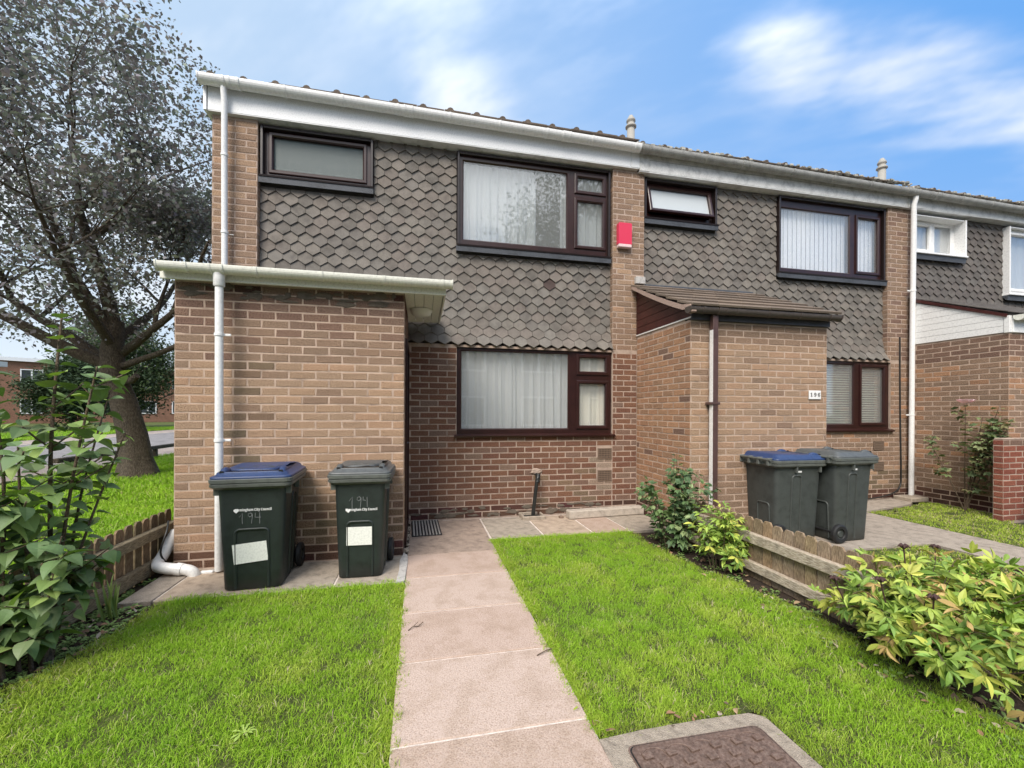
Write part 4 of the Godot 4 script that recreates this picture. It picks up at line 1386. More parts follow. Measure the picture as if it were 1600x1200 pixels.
func house_c() -> void:
	var h := thing("terrace_house", "right-hand brick house with white window frames and white boarded porch gable", "house")
	var wa := [9.97, 4.05, 11.09, 4.66]
	var wb := [12.08, 3.49, 14.1, 4.66]
	var wl := [12.2, 1.12, 14.1, 2.2]
	var s := house_shell(h, 9.902, 14.70, wl, 11.7, 9.902, 14.3, [wa, wb])
	var pool := []
	one_box("side_wall", Vector3(14.45, 0, -8.0), Vector3(14.70, 4.71, -0.252), "far_brick", h)
	one_box("pier", Vector3(14.3, 2.236, -0.25), Vector3(14.7, 4.71, 0.0), "mortar_grey", h)
	hang_tiles(h, s.board, 9.907, 14.29, 2.225, 4.70, -0.105, [[9.8, wa[1] - 0.105, wa[2] + 0.006, 5.0], [wb[0] - 0.008, wb[1] - 0.105, 14.2, 5.0], [9.8, 2.0, 11.7, 2.7]], "tile_dark")
	for w in [wa, wb]:
		var st := new_st()
		box(st, Vector3(w[0], w[1], -0.24), Vector3(w[0] + 0.03, w[3], 0.015), 0.003)
		box(st, Vector3(w[2] - 0.03, w[1], -0.24), Vector3(w[2], w[3], 0.015), 0.003)
		box(st, Vector3(w[0] + 0.03, w[3] - 0.02, -0.24), Vector3(w[2] - 0.03, w[3], 0.0), 0.003)
		box(st, Vector3(w[0] - 0.01, w[1] - 0.03, -0.24), Vector3(w[2] + 0.01, w[1], 0.03), 0.004)
		var o := obj("window_surround", st, "white_pvc", h)
		st = new_st()
		along_x(st, PackedVector2Array([Vector2(-0.09, w[1] - 0.030), Vector2(0.004, w[1] - 0.031), Vector2(-0.008, w[1] - 0.115), Vector2(-0.020, w[1] - 0.115)]), w[0] - 0.012, w[2] + 0.006)
		obj("lead_apron", st, "lead", o)
	window_unit(h, wa[0] + 0.03, wa[1], wa[2] - 0.03, wa[3] - 0.02, -0.15, "white_pvc", [[10.05, 4.13, 10.54, 4.60, "sash"], [10.62, 4.13, 11.01, 4.60, "fix"]])
	window_unit(h, wb[0] + 0.03, wb[1], wb[2] - 0.03, wb[3] - 0.02, -0.07, "white_pvc", [[12.17, 3.57, 12.95, 4.58, "sash"], [13.03, 3.57, 14.0, 4.58, "fix"]])
	window_unit(h, wl[0], wl[1], wl[2], wl[3], -0.03, "white_pvc", [[12.3, 1.2, 14.0, 2.12, "fix"]])
	curtain("pale net curtain in the white upper window at the right edge", 12.14, 13.6, 3.55, 4.6, -0.2, "net", 8.0, 0.02, 12, "nets in the right-hand house")
	curtain("pale net curtain in the small white upper window beside the white downpipe", 10.02, 11.03, 4.1, 4.62, -0.22, "net", 6.0, 0.015, 13, "nets in the right-hand house")
	one_box("fascia", Vector3(9.903, 4.722, 0.03), Vector3(10.07, 4.99, 0.064), "fascia_old", h, 0.004)
	one_box("fascia", Vector3(10.073, 4.722, 0.03), Vector3(14.75, 4.99, 0.058), "fascia_old", h, 0.004)
	one_box("soffit", Vector3(9.903, 4.712, -0.12), Vector3(14.75, 4.722, 0.056), "soffit", h)
	roof(h, 9.78, 14.75, 5.0, 6, true)
	tilted(gutter(h, 9.79, 14.75, 4.925, 0.14, 0.066, "grey_gutter", 0.66, [10.2]), 9.79, 4.925, -0.012)
	flue(h, 10.62, 5.72)
	# porch: brick side, white boarded gable, dark tiled roof
	var x0 := 9.86
	var x1 := 11.72
	var z := 1.21
	var st := new_st()
	box(st, Vector3(x0, -0.05, z - 0.11), Vector3(x1, 2.49, z))
	box(st, Vector3(x0, -0.05, 0.052), Vector3(x0 + 0.11, 2.50, z - 0.111))
	box(st, Vector3(x1 - 0.11, -0.05, 0.012), Vector3(x1, 2.49, z - 0.111))
	var w := obj("porch_wall", st, "mortar_tan", h)
	var tone := func(_x, _y, c):
		if c < 3: return pick("plinth")
		if c > 28: return pick("brown")
		return pick("pier") if rng.randf() < 0.7 else pick("orange")
	lay_bricks(pool, w, Vector3(x0, 0.0, 0.09), Vector3(0, 0, 1), Vector3(-1, 0, 0), z - 0.09, 33, [], 0.02, tone)
	lay_bricks(pool, w, Vector3(x0, 0.0, z), Vector3(1, 0, 0), Vector3(0, 0, 1), x1 - x0, 33, [], 0.0, tone)
	var top := func(zz: float) -> float: return lerpf(3.22, 2.72, clampf(zz / 1.2, 0.0, 1.0))
	for i in 8:
		var y := 2.50 + i * 0.093
		var cut := PackedVector2Array([Vector2(0.06, 2.49), Vector2(1.16, 2.49), Vector2(1.16, top.call(1.16) - 0.02), Vector2(0.06, top.call(0.06) - 0.02)])
		for q in Geometry2D.intersect_polygons(PackedVector2Array([Vector2(0.0, y), Vector2(z, y), Vector2(z, y + 0.089), Vector2(0.0, y + 0.089)]), cut):
			st = new_st()
			along_x(st, q, x0 - 0.014, x0 + 0.004)
			obj("gable_board", st, "white_pvc", h)
	one_box("corner_board", Vector3(x0 - 0.02, 2.49, 1.165), Vector3(x0 + 0.03, 2.72, 1.225), "white_pvc", h, 0.003)
	one_box("porch_fascia", Vector3(x0 + 0.032, 2.49, 1.215), Vector3(x1, 2.69, 1.235), "white_pvc", h, 0.003)
	gutter(h, x0 + 0.02, x1 + 0.05, 2.70, 1.30, 0.055, "white_gutter", 0.6)
	st = new_st()
	along_x(st, PackedVector2Array([Vector2(1.30, 2.69), Vector2(1.30, 2.72), Vector2(0.008, 3.25), Vector2(0.008, 3.18)]), x0 + 0.02, x1)
	var deck := obj("porch_roof", st, "batten", h)
	for c in 12:
		for i in 11:
			var zz := 1.30 - c * 0.107
			var yy := 2.735 + c * 0.044
			var a := x0 + 0.0 + (i - 0.5 * (c % 2)) * 0.175
			st = new_st()
			box(st, Vector3(maxf(a, x0 - 0.02), 0, 0), Vector3(a + 0.17, 0.014, 0.13), 0.002, Transform3D(Basis(Vector3(1, 0, 0), Vector3(0, 0.93, 0.37), Vector3(0, 0.34, -0.94).normalized()), Vector3(0, yy, zz)))
			obj("roof_tile", st, tone_mat("tile", "tile_dark", (c * 5 + i * 3) % 7), deck)
	st = new_st()
	prism(st, PackedVector2Array([Vector2(1.20, 2.70), Vector2(1.20, 2.745), Vector2(0.05, 3.245), Vector2(0.05, 3.20)]), x0 - 0.035, x0 - 0.012, Transform3D(Basis(Vector3(0, 0, 1), Vector3(0, 1, 0), Vector3(1, 0, 0)), Vector3.ZERO))
	obj("verge", st, "cladding_red", h)
	commit_bricks(pool, h)


# ---------------------------------------------------------------- paving
func slab(parent: Node, called: String, x0: float, z0: float, x1: float, z1: float, top: float, m: String, gap := 0.006) -> void:
	var st := new_st()
	var t := Transform3D(Basis(Vector3(0, 1, 0), rng.randf_range(-0.002, 0.002)) * Basis(Vector3(1, 0, 0), rng.randf_range(-0.002, 0.002)), Vector3((x0 + x1) / 2, top + rng.randf_range(-0.002, 0.002), (z0 + z1) / 2))
	box(st, Vector3(-(x1 - x0) / 2 + gap, -0.04, -(z1 - z0) / 2 + gap), Vector3((x1 - x0) / 2 - gap, 0.0, (z1 - z0) / 2 - gap), 0.004)
	put(called, mesh_of(st, m), parent, t)


func paving() -> void:
	var p := Node3D.new()
	p.name = "path"
	add_child(p)
	p.set_meta("kind", "structure")
	one_box("joint_mortar", Vector3(1.945, -0.05, 0.03), Vector3(2.795, 0.014, 5.6), "joint", p)
	var zs := [0.06, 1.30, 1.865, 2.48, 3.06, 3.64, 4.25, 4.86, 5.5]
	for i in zs.size() - 1:
		slab(p, "paving_slab", 1.94, zs[i], 2.80, zs[i + 1], 0.021, ["path_tan", "path", "path_pale", "path", "path_pale", "path_worn", "path_worn", "path"][i], 0.004 if i in [4] else 0.009)
	var f := Node3D.new()
	f.name = "pavement_under_window"
	add_child(f)
	f.set_meta("kind", "structure")
	one_box("joint_mortar", Vector3(2.80, -0.05, 0.03), Vector3(4.99, 0.013, 0.93), "joint", f)
	var xs := [2.805, 3.40, 3.98, 4.42, 4.99]
	for i in 4:
		slab(f, "paving_slab", xs[i], 0.06, xs[i + 1], 0.95, 0.02, ["slab_grey", "slab", "path_worn", "slab_grey"][i], 0.012)
	var a := Node3D.new()
	a.name = "pavement_under_bins"
	add_child(a)
	a.set_meta("kind", "structure")
	one_box("joint_mortar", Vector3(-0.02, -0.05, 1.27), Vector3(1.90, 0.010, 1.90), "joint", a)
	var ax := [-0.03, 0.19, 0.86, 1.40, 1.90]
	for i in 4:
		slab(a, "paving_slab", ax[i], 1.285, ax[i + 1], 1.93, 0.018, ["concrete", "slab", "slab_grey", "slab_grey"][i], 0.008)
	var st := new_st()
	prism(st, PackedVector2Array([Vector2(1.898, 1.22), Vector2(1.942, 1.30), Vector2(1.952, 1.5), Vector2(1.945, 1.72), Vector2(1.94, 1.93), Vector2(1.872, 1.95), Vector2(1.886, 1.7), Vector2(1.88, 1.45), Vector2(1.905, 1.27)]), -0.030, 0.03, Transform3D(Basis(Vector3(1, 0, 0), Vector3(0, 0, 1), Vector3(0, -1, 0)), Vector3.ZERO))
	struct("mortar_strip", st, "whitewash")
	st = new_st()
	for i in 22:   # crumbled mortar along the foot of the door
		var r := rng.randf_range(0.008, 0.02)
		var c := Vector3(rng.randf_range(1.908, 1.945), 0.02, rng.randf_range(0.3, 1.25))
		box(st, c - Vector3(r, r * 0.5, r), c + Vector3(r, r * 0.8, r * 1.3), r * 0.4)
	obj("mortar_crumbs", st, "rough_concrete").set_meta("kind", "stuff")
	# neighbour's concrete path and apron
	sheet("neighbour_path", PackedVector2Array([Vector2(5.01, 1.215), Vector2(6.852, 1.215), Vector2(6.852, 0.02), Vector2(9.85, 0.02), Vector2(9.85, 0.10), Vector2(9.3, 0.42), Vector2(8.12, 0.66), Vector2(8.10, 5.6), Vector2(7.36, 5.6), Vector2(7.34, 1.98), Vector2(5.01, 1.95)]), 0.012, "concrete", 0.04)
	st = new_st()
	box(st, Vector3(9.50, 0.0, 0.03), Vector3(9.85, 0.07, 0.30), 0.01)
	struct("pipe_gully_kerb", st, "rough_concrete")


# ---------------------------------------------------------------- things
func strokes(st: SurfaceTool, lines: Array, xf: Transform3D, w := 0.003) -> void:
	for l in lines:
		var pts := []
		for q in l:
			pts.append(xf * Vector3(q[0], q[1], 0.0))
		tube(st, pts, w, 5)


func bin(label: String, at: Vector3, turn: float, w: float, d: float, wb: float, db: float, h: float, body: String, rim: String, lid: String, number: int) -> void:
	var b := thing("wheelie_bin", label, "wheelie bin", at, turn, "wheelie bins by the porches")
	var st := new_st()
	var rings := []
	for k in 7:
		var t := k / 6.0
		rings.append(rounded_rect(lerpf(wb, w, t), lerpf(db, d, t), 0.05, lerpf(0.012, h - 0.05, t)))
	loft(st, [rounded_rect(wb - 0.03, db - 0.03, 0.045, 0.0)] + rings)
	obj("body", st, body, b)
	st = new_st()
	var rr := []
	for q in [[0.0, -0.085], [0.045, -0.075], [0.085, -0.060], [0.090, -0.040], [0.078, -0.036], [0.078, -0.032], [0.094, -0.028], [0.096, -0.004], [0.088, 0.0]]:
		rr.append(rounded_rect(w + q[0], d + q[0], 0.05, h + q[1]))
	loft(st, rr, -1)
	for s in [-1, 1]:   # gussets below the rim
		for zz in [d * 0.42, -d * 0.1]:
			box(st, Vector3(s * (w / 2 + 0.03), h - 0.13, zz - 0.008), Vector3(s * (w / 2 - 0.03), h - 0.06, zz + 0.008))
	obj("rim", st, rim, b)
	# lid: a shallow dome with raised grips at the front corners
	st = new_st()
	var lr := []
	for q in [[0.080, 0.001, 0.0], [0.084, 0.014, 0.0], [0.060, 0.020, 0.0], [0.035, 0.022, 0.0], [0.012, 0.044, 0.2], [-0.03, 0.052, 0.4], [-0.12, 0.050, 0.6], [-0.3, 0.052, 0.6]]:
		var ring := rounded_rect(w + q[0], d + q[0], 0.05, h + q[1])
		for k in ring.size():
			ring[k].y += (0.35 - ring[k].z / d) * 0.035 * q[2]
		lr.append(ring)
	loft(st, lr, 0)
	var ld := obj("lid", st, lid, b)
	for s in [-1.0, 1.0]:
		st = new_st()
		var gr := []
		for k in 9:
			var t := k / 8.0
			var zz := lerpf(d * 0.50, d * 0.12, t)
			var hh := h + 0.030 + 0.055 * sin(PI * clampf(t * 1.15, 0.0, 1.0)) * (1.0 - 0.3 * t)
			var ring := []
			for c in [[-0.026, 0.0], [-0.020, 0.9], [0.0, 1.0], [0.020, 0.9], [0.026, 0.0]]:
				ring.append(Vector3(s * (w * 0.5 - 0.035) + c[0], lerpf(h + 0.02, hh, c[1]), zz))
			gr.append(ring)
		loft(st, gr, 0)
		obj("grip", st, lid, ld)
		st = new_st()
		box(st, Vector3(s * (w * 0.5 - 0.050), h + 0.035, d * 0.495), Vector3(s * (w * 0.5 - 0.022), h + 0.058, d * 0.508), 0.004)
		obj("grip_opening", st, "hole", ld)
	# lettering moulded into the lid reads only as worn pale scratches
	st = new_st()
	var r := RandomNumberGenerator.new()
	r.seed = number
	for i in 16:
		var c := Vector3(r.randf_range(-0.14, 0.14), h + 0.0665 - 0.0, r.randf_range(-0.05, 0.12))
		c.y = h + 0.052 + (0.35 - c.z / d) * 0.035 * 0.6 + 0.001
		box(st, c - Vector3(r.randf_range(0.006, 0.03), 0.0008, 0.0015), c + Vector3(r.randf_range(0.006, 0.03), 0.0008, 0.002))
	obj("worn_lettering", st, "rim_grey", ld)
	# handle bar and hinges at the back
	st = new_st()
	tube(st, [Vector3(-w * 0.5, h + 0.005, -d / 2 - 0.075), Vector3(w * 0.5, h + 0.005, -d / 2 - 0.075)], 0.014, 10)
	for s in [-0.42, -0.14, 0.14, 0.42]:
		box(st, Vector3(s * w - 0.018, h - 0.06, -d / 2 - 0.085), Vector3(s * w + 0.018, h + 0.022, -d / 2 - 0.02), 0.006)
	obj("handle", st, rim, b)
	for s in [-1.0, 1.0]:
		st = new_st()
		var hub := Transform3D(Basis(Vector3(0, 0, 1), -s * PI / 2), Vector3(s * (wb / 2 + 0.035), 0.10, -db / 2 - 0.01))
		lathe(st, [Vector2(0.055, -0.022), Vector2(0.085, -0.024), Vector2(0.100, -0.014), Vector2(0.100, 0.014), Vector2(0.085, 0.024), Vector2(0.055, 0.022), Vector2(0.050, 0.012), Vector2(0.050, -0.012), Vector2(0.055, -0.022)], 24, hub, false)
		var wh := obj("wheel", st, "black_rubber", b)
		st = new_st()
		lathe(st, [Vector2(0.0, -0.014), Vector2(0.052, -0.012), Vector2(0.052, 0.006), Vector2(0.036, 0.006), Vector2(0.030, 0.016), Vector2(0.0, 0.018)], 20, hub, false)
		obj("hub", st, "bin_grey", wh)
	st = new_st()
	tube(st, [Vector3(-wb / 2 - 0.05, 0.10, -db / 2 - 0.01), Vector3(wb / 2 + 0.05, 0.10, -db / 2 - 0.01)], 0.012, 8)
	obj("axle", st, "black_rubber", b)
	# front and back: a moulded arch; sides: a tall arch
	var hh := h - 0.05
	var fr := Transform3D(Basis(Vector3(1, 0, 0), Vector3(0, hh, (d - db) / 2).normalized(), Vector3(0, -(d - db) / 2, hh).normalized()), Vector3(0, 0.0, db / 2))
	var bk := Transform3D(Basis(Vector3(0, 1, 0), PI), Vector3.ZERO) * fr
	var sd := Transform3D(Basis(Vector3(0, 0, -1), Vector3((w - wb) / 2, hh, 0).normalized(), Vector3(hh, -(w - wb) / 2, 0).normalized()), Vector3(wb / 2, 0, 0))
	var sd2 := Transform3D(Basis(Vector3(0, 1, 0), PI), Vector3.ZERO) * sd
	for q in [[fr, wb * 0.28, 0.02, hh * 0.58, 0.0], [bk, wb * 0.20, 0.02, hh * 0.48, 0.04], [sd, 0.055, 0.03, hh * 0.86, 0.03], [sd2, 0.055, 0.03, hh * 0.86, -0.03]]:
		st = new_st()
		arch(st, q[0], q[1], q[2], q[3], q[4], 0.020, 0.0105)
		obj("moulded_arch", st, body, b)
	if number < 3:
		var tilt := 0.085 if number == 1 else -0.01
		var low := 0.215 if number == 1 else 0.275
		st = new_st()
		box(st, Vector3(-wb * 0.29, 0.0, 0.008), Vector3(wb * 0.29, 0.150, 0.0095))
		put("paper_sticker", mesh_of(st, "paper"), b, fr * Transform3D(Basis(Vector3(0, 0, 1), tilt), Vector3(-0.004, low, 0)))
		var py := 0.615 if number == 1 else 0.565
		var hx := 0.018
		st = new_st()
		var heart := PackedVector2Array()
		for k in 25:
			var t := TAU * k / 25.0
			heart.append(Vector2(pow(sin(t), 3.0) * hx, (0.8125 * cos(t) - 0.3125 * cos(2 * t) - 0.125 * cos(3 * t) - 0.0625 * cos(4 * t)) * hx))
		prism(st, heart, 0.0005, 0.003, fr * Transform3D(Basis.IDENTITY, Vector3(-wb * 0.26, py - 0.006, 0)))
		obj("heart_logo", st, "print", b)
		writing("printed_lettering", "Birmingham City Council", 0.0155, "print", b, fr * Transform3D(Basis.from_scale(Vector3(0.96, 1.25, 1)), Vector3(0.012, py, 0.001)))
		st = new_st()
		var hy := py - 0.098 if number == 1 else py + 0.022
		var sc := 0.074 if number == 1 else 0.084
		var one := [[[0.12, 0.6], [0.40, 0.98], [0.38, 0.5], [0.39, -0.1]]]
		var nine := [[[0.5, 0.86], [0.38, 0.98], [0.2, 0.92], [0.16, 0.72], [0.3, 0.58], [0.46, 0.68], [0.52, 0.9], [0.52, 0.5], [0.46, -0.1]]]
		var four := [[[0.06, 0.95], [0.03, 0.52], [0.42, 0.5], [0.56, 0.52]], [[0.46, 0.98], [0.45, 0.4], [0.46, -0.14]]]
		if number == 2:
			four = [[[0.06, 0.98], [0.06, 0.6]], [[0.12, 0.66], [0.3, 0.6]], [[0.42, 0.92], [0.44, 0.3], [0.44, -0.05]]]
		var k := 0
		for g in [one, nine, four]:
			strokes(st, g, fr * Transform3D(Basis.from_scale(Vector3(sc, sc, 1)), Vector3(-0.092 + k * 0.056, hy, 0.0012)))
			k += 1
		obj("chalked_number", st, "chalk", b)
	else:
		one_box("label_strip", Vector3(0, 0, 0), Vector3(0.055, 0.018, 0.003), "print", b).transform = sd2 * Transform3D(Basis.IDENTITY, Vector3(-0.03, hh * 0.9, 0.0))
		one_box("label_strip", Vector3(0, 0, 0), Vector3(0.055, 0.018, 0.003), "print", b).transform = sd * Transform3D(Basis.IDENTITY, Vector3(-0.03, hh * 0.9, 0.0))


func arch(st: SurfaceTool, xf: Transform3D, hw: float, y0: float, y1: float, cx: float, rad: float, r: float) -> void:
	var pts := [Vector3(cx - hw, y0, 0)]
	for k in 7:
		var a := PI - PI / 2 * k / 6.0
		pts.append(Vector3(cx - hw + rad * 1.6 + cos(a) * rad * 1.6, y1 - rad * 1.6 + sin(a) * rad * 1.6, 0))
	for k in 7:
		var a := PI / 2 - PI / 2 * k / 6.0
		pts.append(Vector3(cx + hw - rad * 1.6 + cos(a) * rad * 1.6, y1 - rad * 1.6 + sin(a) * rad * 1.6, 0))
	pts.append(Vector3(cx + hw, y0, 0))
	var out := []
	for p in pts:
		out.append(xf * p)
	tube(st, out, r, 8)


func fence(label: String, x: float, face_: float, z0: float, z1: float, pitch: float, width: float, height: float, seed_: int, rails: Array, paint: Array) -> void:
	var f := thing("picket_fence", label, "fence", Vector3(x, 0, z0), 0.0)
	var r := RandomNumberGenerator.new()
	r.seed = seed_
	var z := width / 2
	while z < z1 - z0:
		var hgt := height + r.randf_range(-0.012, 0.012)
		var w := width * r.randf_range(0.94, 1.03)
		var poly := PackedVector2Array([Vector2(-w / 2, -0.04), Vector2(w / 2, -0.04), Vector2(w / 2, hgt - 0.022 - r.randf_range(0.0, 0.012)), Vector2(w * 0.30, hgt - r.randf_range(0.0, 0.006)), Vector2(-w * 0.30, hgt - r.randf_range(0.0, 0.006)), Vector2(-w / 2, hgt - 0.022 - r.randf_range(0.0, 0.012))])
		var st := new_st()
		var c: Color = paint[r.randi_range(0, paint.size() - 1)]
		st.set_color(c * r.randf_range(0.85, 1.12))
		prism(st, poly, -0.008, 0.008, Transform3D(Basis(Vector3(0, 0, 1), Vector3(0, 1, 0), Vector3(1, 0, 0)), Vector3.ZERO))
		put("picket", mesh_of(st, "fence_wood"), f, Transform3D(Basis(Vector3(1, 0, 0), r.randf_range(-0.012, 0.012)), Vector3(r.randf_range(-0.003, 0.003), 0, z)))
		z += pitch
	for q in rails:   # [y0, y1, thickness, tone]
		var st := new_st()
		st.set_color(q[3])
		box(st, Vector3(face_ * 0.010, q[0], -0.02), Vector3(face_ * (0.010 + q[2]), q[1], z1 - z0), 0.006)
		obj("rail", st, "rail_wood", f)
	for zz in [0.05, (z1 - z0) * 0.5, z1 - z0 - 0.05]:
		var st := new_st()
		st.set_color(paint[0])
		box(st, Vector3(-face_ * 0.012, -0.1, zz - 0.035), Vector3(-face_ * 0.082, height - 0.06, zz + 0.035), 0.006)
		obj("post", st, "fence_wood", f)


func things() -> void:
	bin("dark green wheelie bin with blue lid and a crooked white sticker, left of the two", Vector3(0.80, 0.018, 1.615), 0.05, 0.47, 0.52, 0.40, 0.46, 0.855, "bin_green", "rim_grey", "lid_blue", 1)
	bin("narrower dark green wheelie bin with grey lid and a straight white sticker", Vector3(1.585, 0.018, 1.57), -0.02, 0.40, 0.46, 0.345, 0.40, 0.855, "bin_green", "rim_grey", "lid_grey", 2)
	bin("grey-green wheelie bin with blue lid beside the neighbour's porch", Vector3(6.00, 0.014, 1.42), PI / 2 - 0.03, 0.49, 0.56, 0.42, 0.50, 0.87, "bin_grey", "rim_grey", "lid_blue", 3)
	bin("grey-green wheelie bin with grey lid, behind the blue-lidded one", Vector3(6.58, 0.014, 1.53), PI / 2 + 0.04, 0.49, 0.50, 0.42, 0.42, 0.90, "bin_grey", "rim_grey", "lid_grey", 4)
	var pale := [Color(1.0, 0.98, 0.93), Color(0.92, 0.86, 0.78), Color(1.15, 0.98, 0.84), Color(0.85, 0.84, 0.76), Color(1.05, 1.04, 1.0)]
	fence("low weathered picket fence with two pale rails between the two front gardens", 4.83, -1.0, 1.25, 3.42, 0.099, 0.090, 0.49, 3, [[0.285, 0.372, 0.045, Color(1.16, 1.16, 1.16)], [0.055, 0.132, 0.045, Color(1.1, 1.1, 1.08)]], pale)
	var dark := [Color(0.62, 0.60, 0.52), Color(0.52, 0.50, 0.42), Color(0.70, 0.64, 0.54), Color(0.50, 0.52, 0.42)]
	fence("low darker picket fence with mossy rails running from the left corner of the porch", -0.16, 1.0, 1.0, 4.6, 0.105, 0.085, 0.485, 4, [[0.30, 0.385, 0.055, Color(0.58, 0.56, 0.46)], [0.02, 0.125, 0.05, Color(0.52, 0.50, 0.42)]], dark)
	# alarm box
	var a := thing("alarm_box", "bright red alarm box with pinkish foot high on the brick pier between the houses", "alarm box", Vector3(4.785, 3.64, 0.006))
	var st := new_st()
	prism(st, PackedVector2Array([Vector2(-0.098, 0.045), Vector2(0.098, 0.045), Vector2(0.098, 0.325), Vector2(0.088, 0.335), Vector2(-0.088, 0.335), Vector2(-0.098, 0.325)]), 0.0, 0.065)
	obj("cover", st, "alarm_red", a)
	one_box("foot", Vector3(-0.096, 0.0, 0.0), Vector3(0.096, 0.043, 0.07), "alarm_base", a, 0.006)
	# door mat
	var m := thing("doormat", "small black rubber doormat with grey ribs at the porch door", "doormat", Vector3(1.952, 0.0225, 0.055), 0.03)
	one_box("backing", Vector3(0, 0, 0), Vector3(0.325, 0.008, 0.66), "black_rubber", m, 0.003)
	for i in 9:
		one_box("rib", Vector3(0.017 + i * 0.0345, 0.007, 0.015), Vector3(0.034 + i * 0.0345, 0.016, 0.645), "mat_stripe", m, 0.004)
	# loose kerb
	st = new_st()
	box(st, Vector3(-0.54, 0.0, -0.065), Vector3(0.54, 0.105, 0.065), 0.012)
	var k := put("concrete_kerb", mesh_of(st, "kerb"), self, Transform3D(Basis(Vector3(0, 1, 0), 0.07), Vector3(4.44, 0.021, 0.235)))
	tag(k, "loose pale concrete kerb lying on the paving under the window", "kerbstone")
	# gully under the black waste pipe
	var g := thing("drain_gully", "small raised concrete drain surround at the foot of the black pipe", "drain", Vector3(3.47, 0.02, 0.13))
	for q in [[-0.15, 0.10, -0.10, -0.125], [-0.15, -0.12, -0.10, 0.10], [0.12, 0.15, -0.10, 0.10], [-0.15, 0.15, 0.09, 0.13]]:
		st = new_st()
		box(st, Vector3(q[0], -0.01, q[2]), Vector3(q[1], 0.045, q[3]), 0.008)
		obj("surround_block", st, "rough_concrete", g)
	one_box("grate", Vector3(-0.12, 0.0, -0.09), Vector3(0.12, 0.012, 0.09), "hole", g)
	st = new_st()
	lump(st, Vector3.ZERO, 0.035, 3)
	var stone := obj("stone", st, "terracotta")
	stone.position = Vector3(3.83, 0.03, 0.22)
	tag(stone, "small brown stone beside the loose concrete kerb", "stone")
	manhole()
	st = new_st()
	tube(st, [Vector3(1.99, 0.026, 2.72), Vector3(2.02, 0.034, 2.69), Vector3(2.05, 0.028, 2.685), Vector3(2.08, 0.04, 2.66)], 0.003, 6)
	tube(st, [Vector3(2.02, 0.034, 2.69), Vector3(2.05, 0.045, 2.66)], 0.002, 6)
	tag(obj("twig", st, "twig"), "thin brown twig on the left edge of the pink path", "twig")
	st = new_st()
	tube(st, [Vector3(2.70, 0.026, 3.14), Vector3(2.76, 0.036, 3.12), Vector3(2.80, 0.03, 3.10)], 0.003, 6)
	tag(obj("twig", st, "twig"), "thin brown twig on the right edge of the pink path", "twig")


func lump(st: SurfaceTool, c: Vector3, r: float, seed_: int) -> void:
	var q := RandomNumberGenerator.new()
	q.seed = seed_
	var rings := []
	for i in 5:
		var a := PI * (i + 0.5) / 5.0
		var ring := []
		for k in 8:
			var b := TAU * k / 8.0
			ring.append(c + Vector3(cos(b) * sin(a), cos(a) * 0.7, sin(b) * sin(a)) * r * q.randf_range(0.8, 1.2))
		rings.append(ring)
	loft(st, rings, -1)


func manhole() -> void:
	var m := thing("manhole_cover", "rusty cast-iron manhole cover with raised studs in a concrete surround", "manhole cover", Vector3(3.19, 0.0, 4.105), -0.01)
	var st := new_st()
	var outline := PackedVector2Array()
	for q in [[-0.40, -0.33], [-0.2, -0.345], [0.1, -0.35], [0.33, -0.345], [0.385, -0.31], [0.39, 0.0], [0.40, 0.33], [0.0, 0.35], [-0.40, 0.34], [-0.41, 0.0]]:
		outline.append(Vector2(q[0], q[1]))
	var flat := Transform3D(Basis(Vector3(1, 0, 0), Vector3(0, 0, 1), Vector3(0, -1, 0)), Vector3.ZERO)
	prism(st, outline, -0.018, 0.06, flat)
	obj("concrete_surround", st, "rough_concrete", m)
	st = new_st()
	var rim := func(hw: float, hd: float, r: float) -> PackedVector2Array:
		var o := PackedVector2Array()
		for p in rounded_rect(hw * 2, hd * 2, r, 0.0):
			o.append(Vector2(p.x, p.z))
		return o
	prism(st, rim.call(0.312, 0.272, 0.035), -0.0205, 0.05, flat)
	obj("frame", st, "iron", m)
	st = new_st()
	prism(st, rim.call(0.306, 0.266, 0.032), -0.0215, 0.02, flat)
	obj("gap", st, "hole", m)
	st = new_st()
	prism(st, rim.call(0.300, 0.260, 0.03), -0.025, 0.02, flat)
	var c := obj("plate", st, "iron", m)
	for i in 11:
		for j in 9:
			if (i + j) % 2: continue
			var p := Vector3(-0.25 + i * 0.05, 0.024, -0.2 + j * 0.05)
			st = new_st()
			box(st, Vector3(-0.021, 0, -0.015), Vector3(0.021, 0.011, 0.015), 0.003)
			put("stud", mesh_of(st, "iron"), c, Transform3D(Basis(Vector3(0, 1, 0), 0.12), p))
	for i in 5:
		st = new_st()
		var pts := []
		for k in 9:
			var a := PI * k / 8.0
			pts.append(Vector3(-0.22 + i * 0.11 + cos(a) * 0.05, 0.025, -0.205 - sin(a) * 0.035))
		tube(st, pts, 0.004, 6)
		obj("scallop", st, "iron", c)


